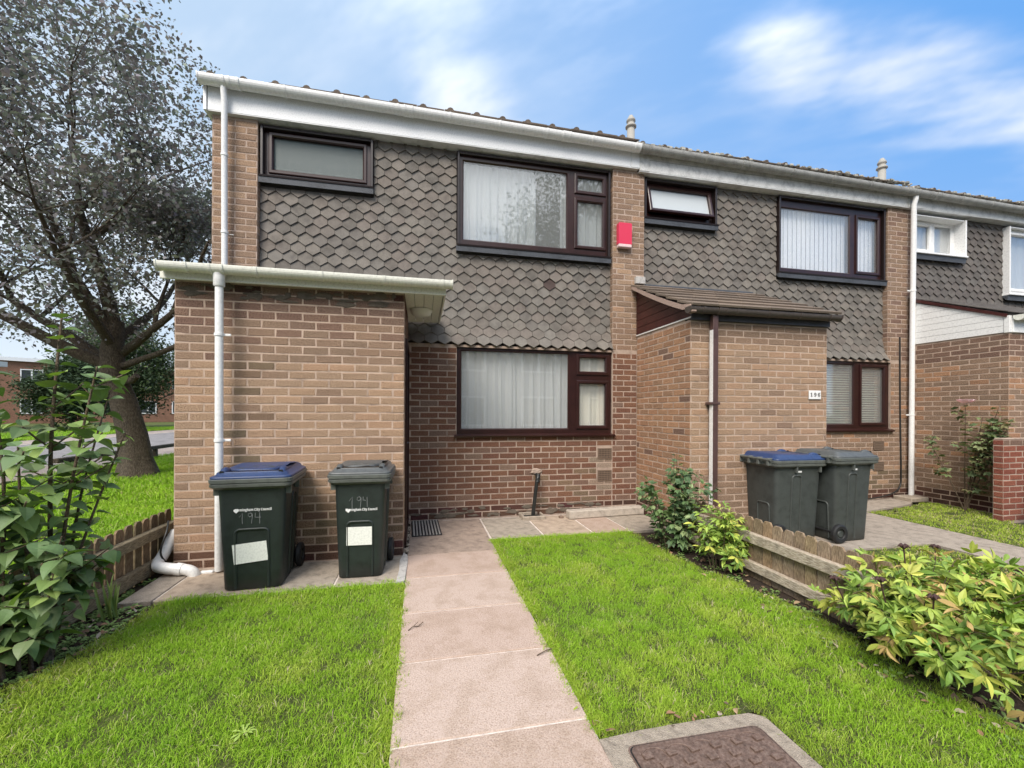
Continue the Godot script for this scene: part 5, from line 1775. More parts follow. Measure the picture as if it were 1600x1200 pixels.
# ---------------------------------------------------------------- plants
# a leaf that lies along +z, top towards +y; widths: [t, half width] along its length
func add_leaf(st: SurfaceTool, xf: Transform3D, length: float, widths: Array, fold: float, bend: float, c: Color, shade := 0.82) -> void:
	var mid := []
	var l := []
	var r := []
	for w in widths:
		var t: float = w[0]
		var a := bend * t
		var p := Vector3(0, sin(-a * 0.5) * t * length, t * length * cos(a * 0.5))
		mid.append(xf * p)
		var up: float = fold * w[1] * length
		l.append(xf * (p + Vector3(-w[1] * length, up, 0)))
		r.append(xf * (p + Vector3(w[1] * length, up, 0)))
	for i in widths.size() - 1:
		st.set_color(c)
		if l[i].distance_squared_to(l[i + 1]) > 1e-10:
			quad2(st, mid[i], mid[i + 1], l[i + 1], l[i], xf.basis.y)
			st.set_color(c * lerpf(shade, 1.0, 0.5))
			quad2(st, mid[i], mid[i + 1], r[i + 1], r[i], xf.basis.y)


func quad2(st: SurfaceTool, a: Vector3, b: Vector3, c: Vector3, d: Vector3, out: Vector3) -> void:
	var p := [a, b, c, d]
	if c.distance_squared_to(b) < 1e-10: p = [a, b, d]
	elif d.distance_squared_to(a) < 1e-10: p = [a, b, c]
	face(st, p, out)


const HEART := [[0.0, 0.10], [0.06, 0.34], [0.2, 0.43], [0.4, 0.40], [0.6, 0.29], [0.8, 0.14], [0.92, 0.04], [1.0, 0.0]]
const LANCE := [[0.0, 0.015], [0.18, 0.095], [0.4, 0.155], [0.62, 0.145], [0.82, 0.08], [1.0, 0.0]]
const OVATE := [[0.0, 0.03], [0.15, 0.22], [0.38, 0.31], [0.65, 0.22], [0.86, 0.08], [1.0, 0.0]]


func leaf_variant(kind: String, v: int) -> ArrayMesh:
	var key := "leaf_" + kind + str(v)
	if cache.has(key):
		return cache[key]
	var r := RandomNumberGenerator.new()
	r.seed = 50 + v * 13 + kind.length()
	var st := new_st()
	var pal: Array
	match kind:
		"lilac":
			pal = [Color(0.165, 0.255, 0.095), Color(0.135, 0.215, 0.09), Color(0.21, 0.315, 0.10), Color(0.165, 0.245, 0.11), Color(0.27, 0.37, 0.11), Color(0.185, 0.25, 0.115)]
			add_leaf(st, Transform3D.IDENTITY, 1.0, HEART, r.randf_range(0.15, 0.45), r.randf_range(0.3, 0.9), pal[v % 6] * r.randf_range(0.9, 1.15))
		"peony":
			pal = [Color(0.32, 0.45, 0.085), Color(0.26, 0.39, 0.08), Color(0.40, 0.50, 0.095), Color(0.19, 0.32, 0.07), Color(0.50, 0.52, 0.11), Color(0.29, 0.42, 0.085), Color(0.35, 0.46, 0.09), Color(0.54, 0.39, 0.16), Color(0.22, 0.35, 0.08), Color(0.43, 0.49, 0.10)]
			var c: Color = pal[v % 10]
			for k in r.randi_range(3, 5):
				var a: float = [0.0, 0.75, -0.8, 0.35, -0.4][k] + r.randf_range(-0.2, 0.2)
				var st0 := Vector3(sin(a) * 0.05, 0, 0.16 + 0.05 * cos(a))
				add_leaf(st, Transform3D(Basis(Vector3(0, 1, 0), a) * Basis(Vector3(0, 0, 1), r.randf_range(-0.7, 0.7)) * Basis(Vector3(1, 0, 0), r.randf_range(-0.45, 0.35)), st0), r.randf_range(0.6, 0.95), LANCE, r.randf_range(0.1, 0.9), r.randf_range(-0.2, 1.1), c * r.randf_range(0.8, 1.2))
			st.set_color(c * 0.7)
			tube(st, [Vector3.ZERO, Vector3(0, 0, 0.25)], 0.012, 4, false)
		"garden":
			pal = [Color(0.125, 0.205, 0.085), Color(0.10, 0.165, 0.075), Color(0.17, 0.26, 0.10), Color(0.11, 0.185, 0.075), Color(0.26, 0.33, 0.15), Color(0.09, 0.145, 0.07)]
			for k in [-0.7, 0.0, 0.7]:
				add_leaf(st, Transform3D(Basis(Vector3(0, 1, 0), k) * Basis(Vector3(0, 0, 1), r.randf_range(-0.3, 0.3)), Vector3(0, 0, 0.1)), 0.75 if k == 0.0 else 0.62, OVATE, r.randf_range(-0.1, 0.5), r.randf_range(0.2, 0.9), pal[v % 6] * r.randf_range(0.9, 1.1))
		"rose":
			pal = [Color(0.18, 0.24, 0.10), Color(0.14, 0.19, 0.09), Color(0.24, 0.28, 0.13), Color(0.26, 0.24, 0.12)]
			for k in [-1.0, 0.0, 1.0]:
				add_leaf(st, Transform3D(Basis(Vector3(0, 1, 0), k), Vector3(0, 0, 0.15)), 0.7, OVATE, 0.2, 0.5, pal[v % 4] * r.randf_range(0.9, 1.1))
	cache[key] = mesh_of(st, "leaf")
	return cache[key]


# leaves: [transform, kind, variant]; the 300 nearest are parts of their own
func commit_leaves(plant: Node3D, leaves: Array, most := 300) -> void:
	var base := plant.position
	leaves.sort_custom(func(a, b): return (base + a[0].origin).distance_to(CAM) < (base + b[0].origin).distance_to(CAM))
	var rest := {}
	for i in leaves.size():
		var l: Array = leaves[i]
		if i < most:
			var o := MeshInstance3D.new()
			o.name = "leaf" if i == 0 else "leaf_%03d" % i
			o.mesh = leaf_variant(l[1], l[2])
			plant.add_child(o)
			o.transform = l[0]
		else:
			var key: String = l[1] + str(l[2])
			if not rest.has(key): rest[key] = [l[1], l[2], []]
			rest[key][2].append(l[0])
	if rest.size():
		var st := SurfaceTool.new()
		st.begin(Mesh.PRIMITIVE_TRIANGLES)
		for key in rest:
			for t in rest[key][2]:
				st.append_from(leaf_variant(rest[key][0], rest[key][1]), 0, t)
		st.set_material(M["leaf"])
		put("foliage", st.commit(), plant).set_meta("kind", "stuff")


func aim(dir: Vector3, up: Vector3, at: Vector3, size: float) -> Transform3D:
	var z := dir.normalized()
	var x := up.cross(z)
	if x.length() < 0.01: x = Vector3(1, 0, 0).cross(z)
	x = x.normalized()
	return Transform3D(Basis(x, z.cross(x), z).scaled_local(Vector3(size, size, size)), at)


# stems that rise from the base with leaves along them
func shrub(plant: Node3D, stems: Array, kind: String, variants: int, leaf_size: Vector2, gap: float, side_shoots: int, seed_: int, bare := 0.25, droop := 0.5, most := 300, whorl := 2) -> void:
	var r := RandomNumberGenerator.new()
	r.seed = seed_
	var leaves := []
	for s in stems:   # [points, radius]
		var pts := curve(s[0], 4)
		var rad := []
		for i in pts.size(): rad.append(lerpf(s[1], s[1] * 0.3, float(i) / (pts.size() - 1)))
		var st := new_st()
		tube(st, pts, rad, 7)
		var shoots := [[pts, bare]]
		for k in side_shoots:
			var i := r.randi_range(int(pts.size() * 0.25), pts.size() - 2)
			var p: Vector3 = pts[i]
			var a := r.randf() * TAU
			var d: Vector3 = Vector3(cos(a), r.randf_range(0.1, 0.8), sin(a)).normalized() * r.randf_range(0.7, 1.3) * s[2]
			var sp := curve([p, p + d * 0.5 + Vector3(0, 0.02, 0), p + d + Vector3(0, 0.05, 0)], 4)
			tube(st, sp, s[1] * 0.28, 5)
			shoots.append([sp, 0.2])
		obj("stem", st, "twig", plant)
		for sh in shoots:
			var sp: Array = sh[0]
			var total := 0.0
			for i in sp.size() - 1: total += sp[i].distance_to(sp[i + 1])
			var at := total * float(sh[1])
			var spin := r.randf() * TAU
			while at < total:
				var left := at
				var i := 0
				while i < sp.size() - 2 and left > sp[i].distance_to(sp[i + 1]):
					left -= sp[i].distance_to(sp[i + 1])
					i += 1
				var dir: Vector3 = (sp[i + 1] - sp[i]).normalized()
				var p: Vector3 = sp[i] + dir * left
				spin += PI / 2 + r.randf_range(-0.4, 0.4)
				for q in whorl:
					var b := spin + TAU * q / whorl
					var side := dir.cross(Vector3(0.3, 0.1, 0.9)).normalized()
					var out := side.rotated(dir, b) + dir * r.randf_range(0.1, 0.7) + Vector3(0, r.randf_range(-droop, droop * 0.45), 0)
					var sz := r.randf_range(leaf_size.x, leaf_size.y) * (1.0 - 0.35 * at / total)
					leaves.append([aim(out, Vector3(r.randf_range(-0.4, 0.4), 1, r.randf_range(-0.4, 0.4)), p + out.normalized() * sz * 0.15, sz), kind, r.randi_range(0, variants - 1)])
				at += gap * r.randf_range(0.75, 1.25)
	commit_leaves(plant, leaves, most)


func planting() -> void:
	var r := RandomNumberGenerator.new()
	r.seed = 77
	# lilac at the left
	var l := thing("lilac_bush", "tall dark green bush with heart-shaped leaves at the left beside the fence", "bush", Vector3(0.03, 0.0, 2.66))
	var stems := []
	for q in [[0.02, -0.05, 0.10, 0.22, 1.20, 0.014], [0.02, -0.05, 0.06, -0.10, 1.95, 0.017], [0.02, -0.03, 0.30, 0.02, 1.62, 0.014], [-0.05, 0.10, -0.12, 0.12, 1.70, 0.014], [-0.05, 0.10, -0.28, -0.05, 1.45, 0.012], [-0.06, 0.08, 0.02, 0.30, 0.95, 0.010], [0.02, -0.04, 0.34, -0.14, 1.25, 0.012], [-0.04, 0.02, -0.05, 0.34, 1.35, 0.012], [0.03, -0.02, 0.28, 0.22, 0.75, 0.010], [0.0, 0.0, -0.30, 0.25, 1.1, 0.011], [0.03, -0.06, 0.18, -0.28, 1.5, 0.012]]:
		stems.append([[Vector3(q[0], -0.03, q[1]), Vector3(q[0] + q[2] * 0.12 + 0.01, 0.22, q[1] + q[3] * 0.12), Vector3(q[2] * 0.6, q[4] * 0.6, q[3] * 0.6), Vector3(q[2], q[4], q[3])], q[5], 0.20])
	shrub(l, stems, "lilac", 12, Vector2(0.085, 0.145), 0.068, 5, 12, 0.26, 0.5)
	var st := new_st()
	tube(st, [Vector3(0.03, -0.04, -0.05), Vector3(0.022, 0.08, -0.05), Vector3(0.03, 0.16, -0.045), Vector3(0.04, 0.27, -0.05)], [0.034, 0.027, 0.028, 0.018], 10)
	obj("trunk", st, "bark", l)
	# big peony at the right
	var p := thing("peony_bush", "large yellow-green peony bush with brown seed heads over the right end of the fence", "bush", Vector3(4.90, 0.0, 3.56))
	stems = []
	for i in 135:
		var a := r.randf() * TAU
		var d := sqrt(r.randf())
		var tip := Vector3(cos(a) * d * 0.70 + 0.09, 0.56 - 0.36 * d * d + r.randf_range(-0.08, 0.06), sin(a) * d * 0.66 + 0.07)
		var b := Vector3(cos(a) * d * 0.20, -0.02, sin(a) * d * 0.18)
		stems.append([[b, b.lerp(tip, 0.5) + Vector3(0, 0.10, 0), tip], 0.0045, 0.10])
	shrub(p, stems, "peony", 20, Vector2(0.10, 0.16), 0.064, 0, 21, 0.42, 0.45, 300, 2)
	for q in [[-0.12, 0.61, -0.05], [0.42, 0.50, 0.16], [-0.42, 0.48, 0.05], [-0.34, 0.46, 0.24], [0.35, 0.53, -0.20], [-0.55, 0.44, -0.1]]:
		st = new_st()
		var head := Vector3(q[0], q[1], q[2])
		for k in 5:
			var a: float = TAU * k / 5.0 + q[0]
			tube(st, [head, head + Vector3(cos(a) * 0.018, 0.016, sin(a) * 0.018), head + Vector3(cos(a) * 0.030, 0.006, sin(a) * 0.030)], [0.008, 0.009, 0.002], 6)
		tube(st, [head * Vector3(0.9, 0.75, 0.9), head], 0.004, 5)
		obj("seed_head", st, "seed_head", p)
	# small peony by the fence
	p = thing("peony_plant", "small light green peony in front of the start of the pale fence", "plant", Vector3(4.66, 0.0, 2.12))
	stems = []
	for i in 24:
		var a := r.randf() * TAU
		var d := sqrt(r.randf())
		var tip := Vector3(cos(a) * d * 0.27, 0.50 - 0.28 * d * d + r.randf_range(-0.1, 0.12), sin(a) * d * 0.30)
		var b := Vector3(cos(a) * d * 0.08, -0.02, sin(a) * d * 0.08)
		stems.append([[b, b.lerp(tip, 0.5) + Vector3(0, 0.07, 0), tip], 0.0035, 0.08])
	shrub(p, stems, "peony", 7, Vector2(0.10, 0.15), 0.062, 0, 22, 0.40, 0.45, 300, 2)
	# taller shrub in the corner by the porch
	p = thing("hydrangea_bush", "dark green lobed-leaved shrub against the brick side of the neighbour's porch", "bush", Vector3(4.60, 0.0, 1.52))
	stems = []
	for i in 20:
		var a := r.randf() * TAU
		var d := sqrt(r.randf())
		var tip := Vector3(cos(a) * d * 0.42 - 0.03, 0.90 - 0.45 * d * d + r.randf_range(-0.22, 0.10), sin(a) * d * 0.46)
		var b := Vector3(cos(a) * d * 0.12, -0.02, sin(a) * d * 0.12)
		stems.append([[b, b.lerp(tip, 0.5) + Vector3(0, 0.06, 0), tip], 0.005, 0.12])
	shrub(p, stems, "garden", 12, Vector2(0.085, 0.14), 0.062, 2, 23, 0.22, 0.6, 300, 2)
	# rose by the right-hand porch
	p = thing("rose_bush", "thin rose bush with one pink bloom against the right-hand brick porch", "bush", Vector3(9.66, 0.0, 0.86))
	stems = []
	for q in [[-0.08, 0.05, 1.50, 0.02], [0.04, 0.34, 1.48, 0.04], [-0.12, -0.40, 1.05, 0.0], [0.02, 0.18, 1.34, 0.03], [0.06, 0.46, 1.30, 0.05], [-0.05, 0.26, 1.18, 0.08], [0.03, 0.42, 1.12, 0.1], [0.05, 0.30, 1.26, 0.1]]:
		stems.append([[Vector3(0, -0.02, 0), Vector3(q[0] * 0.5, q[2] * 0.45, q[1] * 0.4), Vector3(q[0], q[2], q[1])], 0.009, 0.18])
	shrub(p, stems, "rose", 4, Vector2(0.09, 0.14), 0.065, 4, 31, 0.55, 0.5, 300, 2)
	st = new_st()
	for k in 18:
		var a := k * 2.4
		var rr := 0.022 + 0.0034 * k
		add_leaf(st, aim(Vector3(cos(a), 0.9 - 0.05 * k, sin(a)), Vector3.UP, Vector3(-0.08, 1.52, 0.05), rr * 1.6), 1.0, [[0.0, 0.2], [0.4, 0.5], [0.8, 0.45], [1.0, 0.1]], 0.5, -0.8, Color.WHITE)
	obj("bloom", st, "petal", p)
	# small plant before the low wall
	p = thing("small_shrub", "small dark shrub in front of the low red wall at the right edge", "bush", Vector3(9.5, 0.35, 1.75))
	stems = []
	for i in 8:
		var a := r.randf() * TAU
		stems.append([[Vector3(0, -0.37, 0), Vector3(cos(a) * 0.1, 0.0, sin(a) * 0.1), Vector3(cos(a) * 0.22, r.randf_range(0.1, 0.35), sin(a) * 0.22)], 0.006, 0.1])
	shrub(p, stems, "garden", 6, Vector2(0.07, 0.10), 0.06, 1, 41, 0.4, 0.5, 300, 2)
	# dandelion in the left lawn
	p = thing("dandelion", "pale dandelion rosette in the left lawn near the path", "plant", Vector3(1.33, 0.012, 3.42))
	for k in 9:
		var a := k * 2.4
		st = new_st()
		add_leaf(st, aim(Vector3(cos(a), 0.55, sin(a)), Vector3.UP, Vector3.ZERO, r.randf_range(0.04, 0.068)), 1.0, [[0, 0.03], [0.2, 0.07], [0.3, 0.04], [0.45, 0.1], [0.55, 0.06], [0.7, 0.13], [0.85, 0.10], [1.0, 0.0]], 0.3, 0.8, Color(0.33, 0.46, 0.10))
		obj("leaf", st, "leaf", p)
	# irises or tall grass blades by the left fence
	p = thing("iris_plant", "narrow upright pale green blades beside the left fence", "plant", Vector3(0.06, 0.0, 2.10))
	for k in 9:
		st = new_st()
		add_leaf(st, aim(Vector3(r.randf_range(-0.25, 0.25), 1.0, r.randf_range(-0.25, 0.25)), Vector3(r.randf_range(-1, 1), 0, 1), Vector3(r.randf_range(-0.03, 0.03), 0, r.randf_range(-0.05, 0.05)), r.randf_range(0.18, 0.30)), 1.0, [[0.0, 0.03], [0.4, 0.035], [0.8, 0.02], [1.0, 0.0]], 0.6, 0.3, Color(0.20, 0.28, 0.09))
		obj("leaf", st, "leaf", p)


# ---------------------------------------------------------------- lawns
func tuft(seed_: int, blades: int, high: float, spread: float, wide: float) -> ArrayMesh:
	var r := RandomNumberGenerator.new()
	r.seed = seed_
	var st := new_st()
	for i in blades:
		var a := r.randf() * TAU
		var d := sqrt(r.randf()) * spread
		var p := Vector3(cos(a) * d, -0.005, sin(a) * d)
		var h := high * r.randf_range(0.45, 1.15)
		var lean := Vector3(r.randf_range(-1, 1), 0, r.randf_range(-1, 1)) * h * 0.85
		var b := r.randf() * TAU
		var s := Vector3(cos(b), 0, sin(b)) * wide * r.randf_range(0.7, 1.2)
		var q := r.randf()
		var c := Color(0.265, 0.455, 0.032).lerp(Color(0.385, 0.570, 0.055), q)
		if r.randf() < 0.10: c = Color(0.46, 0.45, 0.19)
		var m := p + lean * 0.35 + Vector3(0, h * 0.6, 0)
		var t := p + lean + Vector3(0, h * (1.0 - 0.25 * lean.length() / h), 0)
		st.set_color(c)
		var out := s.cross(Vector3.UP) + Vector3.UP
		face(st, [p - s, p + s, m + s * 0.8, m - s * 0.8], out)
		face(st, [m - s * 0.8, m + s * 0.8, t], out)
	return mesh_of(st, "grass")


func scatter(called: String, meshes: Array, spots: Array) -> void:
	# spots: [transform, colour]; each mesh of the list gets its share
	for k in meshes.size():
		var mine := []
		for i in range(k, spots.size(), meshes.size()): mine.append(spots[i])
		var mm := MultiMesh.new()
		mm.transform_format = MultiMesh.TRANSFORM_3D
		mm.use_colors = true
		mm.mesh = meshes[k]
		mm.instance_count = mine.size()
		for i in mine.size():
			mm.set_instance_transform(i, mine[i][0])
			mm.set_instance_color(i, mine[i][1])
		var o := MultiMeshInstance3D.new()
		o.name = called
		o.multimesh = mm
		add_child(o, true)
		o.set_meta("kind", "stuff")
		o.set_meta("label", {"lawn_grass": "mown bright green grass of the front lawns", "verge_grass": "mown grass of the verge beyond the left fence", "neighbour_grass": "scrappy yellow-green grass of the neighbour's garden", "weeds": "small green weeds growing in the soil beds"}.get(called, called))


var patch := FastNoiseLite.new()


func grass_spots(poly: PackedVector2Array, per_m2: float, tone: Callable, r: RandomNumberGenerator, size := Vector2(0.8, 1.25)) -> Array:
	var lo := Vector2(999, 999)
	var hi := -lo
	for p in poly:
		lo = lo.min(p)
		hi = hi.max(p)
	var out := []
	for i in int((hi.x - lo.x) * (hi.y - lo.y) * per_m2):
		var p := Vector2(r.randf_range(lo.x, hi.x), r.randf_range(lo.y, hi.y))
		if not Geometry2D.is_point_in_polygon(p, poly): continue
		var edge := 9.0
		for k in poly.size():
			edge = minf(edge, p.distance_to(Geometry2D.get_closest_point_to_segment(p, poly[k], poly[(k + 1) % poly.size()])))
		var n := patch.get_noise_2d(p.x, p.y)
		var c: Color = tone.call(p, n, edge)
		var s := r.randf_range(size.x, size.y) * (1.0 + 0.25 * n)
		out.append([Transform3D(Basis(Vector3(0, 1, 0), r.randf() * TAU).scaled(Vector3(s, s * r.randf_range(0.85, 1.15), s)), Vector3(p.x, 0.0, p.y)), c])
	return out


func lawns() -> void:
	patch.seed = 4
	patch.frequency = 1.1
	patch.fractal_octaves = 4
	var r := RandomNumberGenerator.new()
	r.seed = 8
	var left := PackedVector2Array([Vector2(0.25, 1.935), Vector2(1.92, 1.94), Vector2(1.925, 5.5), Vector2(-0.1, 5.5), Vector2(-0.1, 3.05), Vector2(0.10, 2.80), Vector2(0.20, 2.5)])
	var right := PackedVector2Array([Vector2(2.815, 0.97), Vector2(4.46, 0.97), Vector2(4.40, 1.4), Vector2(4.47, 2.0), Vector2(4.60, 2.5), Vector2(4.68, 3.0), Vector2(4.64, 3.6), Vector2(4.55, 5.5), Vector2(3.62, 5.5), Vector2(3.60, 3.74), Vector2(3.2, 3.735), Vector2(2.82, 3.76)])
	sheet("left_lawn", left, 0.0, "turf")
	sheet("right_lawn", right, 0.0, "turf")
	var tone := func(p: Vector2, n: float, edge: float) -> Color:
		var c := Color(1, 1, 1).lerp(Color(0.80, 0.86, 0.8), clampf(0.5 + n * 0.8, 0, 1))
		if n > 0.15: c = c.lerp(Color(1.30, 1.05, 1.8), clampf((n - 0.15) * 2.5, 0.0, 0.8))
		if n < -0.2: c = c.lerp(Color(0.76, 0.86, 0.9), clampf((-n - 0.2) * 3.0, 0.0, 0.7))
		if patch.get_noise_2d(p.x * 3.1 + 40.0, p.y * 3.1) > 0.33: c = c.lerp(Color(1.25, 0.95, 2.2), 0.55)
		if edge < 0.10: c = c.lerp(Color(0.95, 0.74, 1.5), 0.7 * (1.0 - edge / 0.10))
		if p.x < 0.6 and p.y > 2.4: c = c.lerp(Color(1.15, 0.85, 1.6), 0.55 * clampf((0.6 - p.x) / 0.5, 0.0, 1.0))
		return c
	var meshes := []
	for k in 5: meshes.append(tuft(300 + k, 34, 0.033, 0.046, 0.0014))
	var spots := grass_spots(left, 900.0, tone, r) + grass_spots(right, 820.0, tone, r)
	for i in 1500:   # ragged edges that lean over the paving
		var e: Array = [[1.925, 1.95, 5.4], [2.815, 0.98, 3.72]][i % 2]
		var p := Vector3(e[0] + r.randf_range(-0.02, 0.02), 0.0, r.randf_range(e[1], e[2]))
		if patch.get_noise_2d(p.x * 5.0, p.z * 5.0) < -0.12: continue
		var s := r.randf_range(0.7, 1.5)
		spots.append([Transform3D(Basis(Vector3(0, 0, 1), r.randf_range(-0.5, 0.5)) * Basis(Vector3(0, 1, 0), r.randf() * TAU).scaled(Vector3(s, s, s)), p), Color(1, 1, 1).lerp(Color(1.1, 0.8, 1.6), r.randf() * 0.8)])
	for i in 520:
		var p := Vector3(r.randf_range(0.3, 1.9), 0.0, 1.935 + r.randf_range(-0.02, 0.02))
		if i % 2: p = Vector3(r.randf_range(2.83, 4.4), 0.0, 0.965 + r.randf_range(-0.02, 0.02))
		var s := r.randf_range(0.8, 1.6)
		spots.append([Transform3D(Basis(Vector3(1, 0, 0), r.randf_range(-0.5, 0.3)) * Basis(Vector3(0, 1, 0), r.randf() * TAU).scaled(Vector3(s, s, s)), p), Color(1, 1, 1)])
	scatter("lawn_grass", meshes, spots)
	# beyond the left fence
	meshes = []
	for k in 3: meshes.append(tuft(400 + k, 22, 0.055, 0.075, 0.003))
	var vtone := func(_p: Vector2, n: float, _edge: float) -> Color:
		return Color(1.0, 1.03, 0.9).lerp(Color(0.75, 0.85, 0.8), clampf(0.5 + n, 0, 1))
	sheet("verge_lawn", rect(-5.45, -16.0, -0.28, 5.5), -0.01, "turf")
	spots = grass_spots(rect(-2.4, -2.0, -0.24, 3.2), 330.0, vtone, r, Vector2(0.8, 1.6))
	spots += grass_spots(rect(-5.42, -2.0, -2.4, 2.0), 160.0, vtone, r, Vector2(1.2, 2.0))
	spots += grass_spots(rect(-5.42, -13.0, -0.4, -2.0), 110.0, vtone, r, Vector2(1.3, 2.2))
	sheet("far_verge", rect(-40, -70, -15.2, 0), -0.008, "turf")
	spots += grass_spots(rect(-20, -32, -15.2, -8), 22.0, vtone, r, Vector2(2.5, 4.0))
	scatter("verge_grass", meshes, spots)
	# the neighbour's
	var ntone := func(_p: Vector2, n: float, _edge: float) -> Color:
		return Color(1.15, 0.98, 1.3).lerp(Color(1.3, 1.0, 1.9), clampf(0.4 + n * 1.5, 0, 1))
	var n1 := PackedVector2Array([Vector2(8.14, 0.72), Vector2(9.3, 0.50), Vector2(9.82, 0.30), Vector2(9.82, 1.28), Vector2(9.3, 1.5), Vector2(9.6, 5.2), Vector2(8.14, 5.4)])
	var n2 := PackedVector2Array([Vector2(4.95, 2.0), Vector2(7.28, 2.0), Vector2(7.30, 5.4), Vector2(4.95, 5.4)])
	sheet("neighbour_lawn", n1, 0.004, "turf")
	sheet("neighbour_lawn", n2, 0.004, "turf")
	meshes = []
	for k in 3: meshes.append(tuft(500 + k, 22, 0.034, 0.06, 0.0026))
	scatter("neighbour_grass", meshes, grass_spots(n1, 260.0, ntone, r) + grass_spots(n2, 200.0, ntone, r))
	# weeds in the beds
	var st := new_st()
	for k in 12:
		var a := k * 2.4
		add_leaf(st, aim(Vector3(cos(a), r.randf_range(0.2, 1.0), sin(a)), Vector3.UP, Vector3(cos(a), 0, sin(a)) * 0.012 + Vector3(0, 0.012 * r.randf(), 0), r.randf_range(0.012, 0.028)), 1.0, OVATE, 0.2, 0.5, Color(0.21, 0.32, 0.10) * r.randf_range(0.7, 1.3))
	var weed := [mesh_of(st, "leaf")]
	spots = []
	for i in 420:
		var p := Vector2(r.randf_range(-0.10, 0.22), r.randf_range(1.45, 3.1))
		if r.randf() < 0.42: p = Vector2(r.randf_range(4.40, 4.78), r.randf_range(1.0, 4.2))
		if p.x < 0.3 and p.y < 1.95 and p.x > -0.04: continue
		var s := r.randf_range(0.6, 1.4)
		spots.append([Transform3D(Basis(Vector3(0, 1, 0), r.randf() * TAU).scaled(Vector3(s, s, s)), Vector3(p.x, -0.01, p.y)), Color(1, 1, 1) * r.randf_range(0.7, 1.2)])
	scatter("weeds", weed, spots)
	# dead leaves and crumbs in the beds and along the edges
	st = new_st()
	for i in 330:
		var p := Vector3(r.randf_range(4.38, 4.80), 0.0, r.randf_range(1.0, 4.3))
		if i % 3 == 0: p = Vector3(r.randf_range(-0.10, 0.24), 0.0, r.randf_range(1.95, 3.1))
		if i % 19 == 0: p = Vector3(r.randf_range(2.80, 3.55), 0.012, r.randf_range(3.69, 3.76))
		if i % 11 == 0: p = Vector3(r.randf_range(8.3, 9.7), 0.03, r.randf_range(0.6, 3.0))
		var c: Color = [Color(0.26, 0.15, 0.09), Color(0.18, 0.11, 0.07), Color(0.36, 0.25, 0.15), Color(0.12, 0.08, 0.06), Color(0.40, 0.33, 0.26)][r.randi_range(0, 4)]
		add_leaf(st, aim(Vector3(r.randf_range(-1, 1), r.randf_range(-0.1, 0.4), r.randf_range(-1, 1)), Vector3(r.randf_range(-0.6, 0.6), 1, r.randf_range(-0.6, 0.6)), p + Vector3(0, 0.006, 0), r.randf_range(0.018, 0.05)), 1.0, OVATE, r.randf_range(-0.3, 0.8), r.randf_range(-0.8, 0.8), c)
	obj("leaf_litter", st, "litter").set_meta("kind", "stuff")


# ---------------------------------------------------------------- trees
func leaf_clump(seed_: int, n: int, rad: float, leaf: float, pal: Array, m := "tree_leaf") -> ArrayMesh:
	var r := RandomNumberGenerator.new()
	r.seed = seed_
	var st := SurfaceTool.new()
	st.begin(Mesh.PRIMITIVE_TRIANGLES)
	for i in n:
		var p := Vector3(r.randfn(), r.randfn() * 0.8, r.randfn()) * rad * 0.5
		var d := Vector3(r.randf_range(-1, 1), r.randf_range(-1.0, 0.4), r.randf_range(-1, 1)).normalized()
		var x := d.cross(Vector3(r.randf_range(-1, 1), 1.2, r.randf_range(-1, 1))).normalized()
		var up := x.cross(d)
		var l := leaf * r.randf_range(0.7, 1.2)
		st.set_color(pal[r.randi_range(0, pal.size() - 1)] * r.randf_range(0.75, 1.25))
		var tip := p + d * l
		var a := p + d * l * 0.45 + x * l * 0.30 + up * l * 0.06
		var b := p + d * l * 0.45 - x * l * 0.30 + up * l * 0.06
		for t in [[p, a, tip], [p, tip, b]]:
			var q: Vector3 = (t[2] - t[0]).cross(t[1] - t[0])
			if q.dot(up) < 0.0: t = [t[0], t[2], t[1]]
			for v in t:
				st.set_normal(up)
				st.add_vertex(v)
	st.set_material(M[m])
	return st.commit()


# a branch that forks; tips are noted for the leaves
func grow(st: SurfaceTool, at: Vector3, dir: Vector3, length: float, rad: float, depth: int, r: RandomNumberGenerator, tips: Array, rise := 0.25) -> void:
	var pts := [at]
	var p := at
	var d := dir.normalized()
	var n := 4
	for i in n:
		d = (d + Vector3(r.randf_range(-0.3, 0.3), r.randf_range(-0.2, 0.3) + rise * 0.25, r.randf_range(-0.3, 0.3)) * 0.55).normalized()
		p += d * length / n
		pts.append(p)
	var rs := []
	for i in n + 1: rs.append(rad * lerpf(1.0, 0.55, float(i) / n))
	tube(st, pts, rs, 8 if rad > 0.05 else 5, false)
	if depth <= 1:
		for i in range(1, n + 1): tips.append(pts[i])
	if depth == 0: return
	var kids := 3 if depth > 1 else 2
	for k in kids:
		var i := n if k == 0 else r.randi_range(2, n)
		var a := Vector3(r.randf_range(-1, 1), r.randf_range(-0.35, 0.75), r.randf_range(-1, 1)).normalized()
		grow(st, pts[i], (d * 0.8 + a * 0.9).normalized(), length * r.randf_range(0.6, 0.85), rs[i] * (0.85 if k == 0 else 0.62), depth - 1, r, tips, rise)


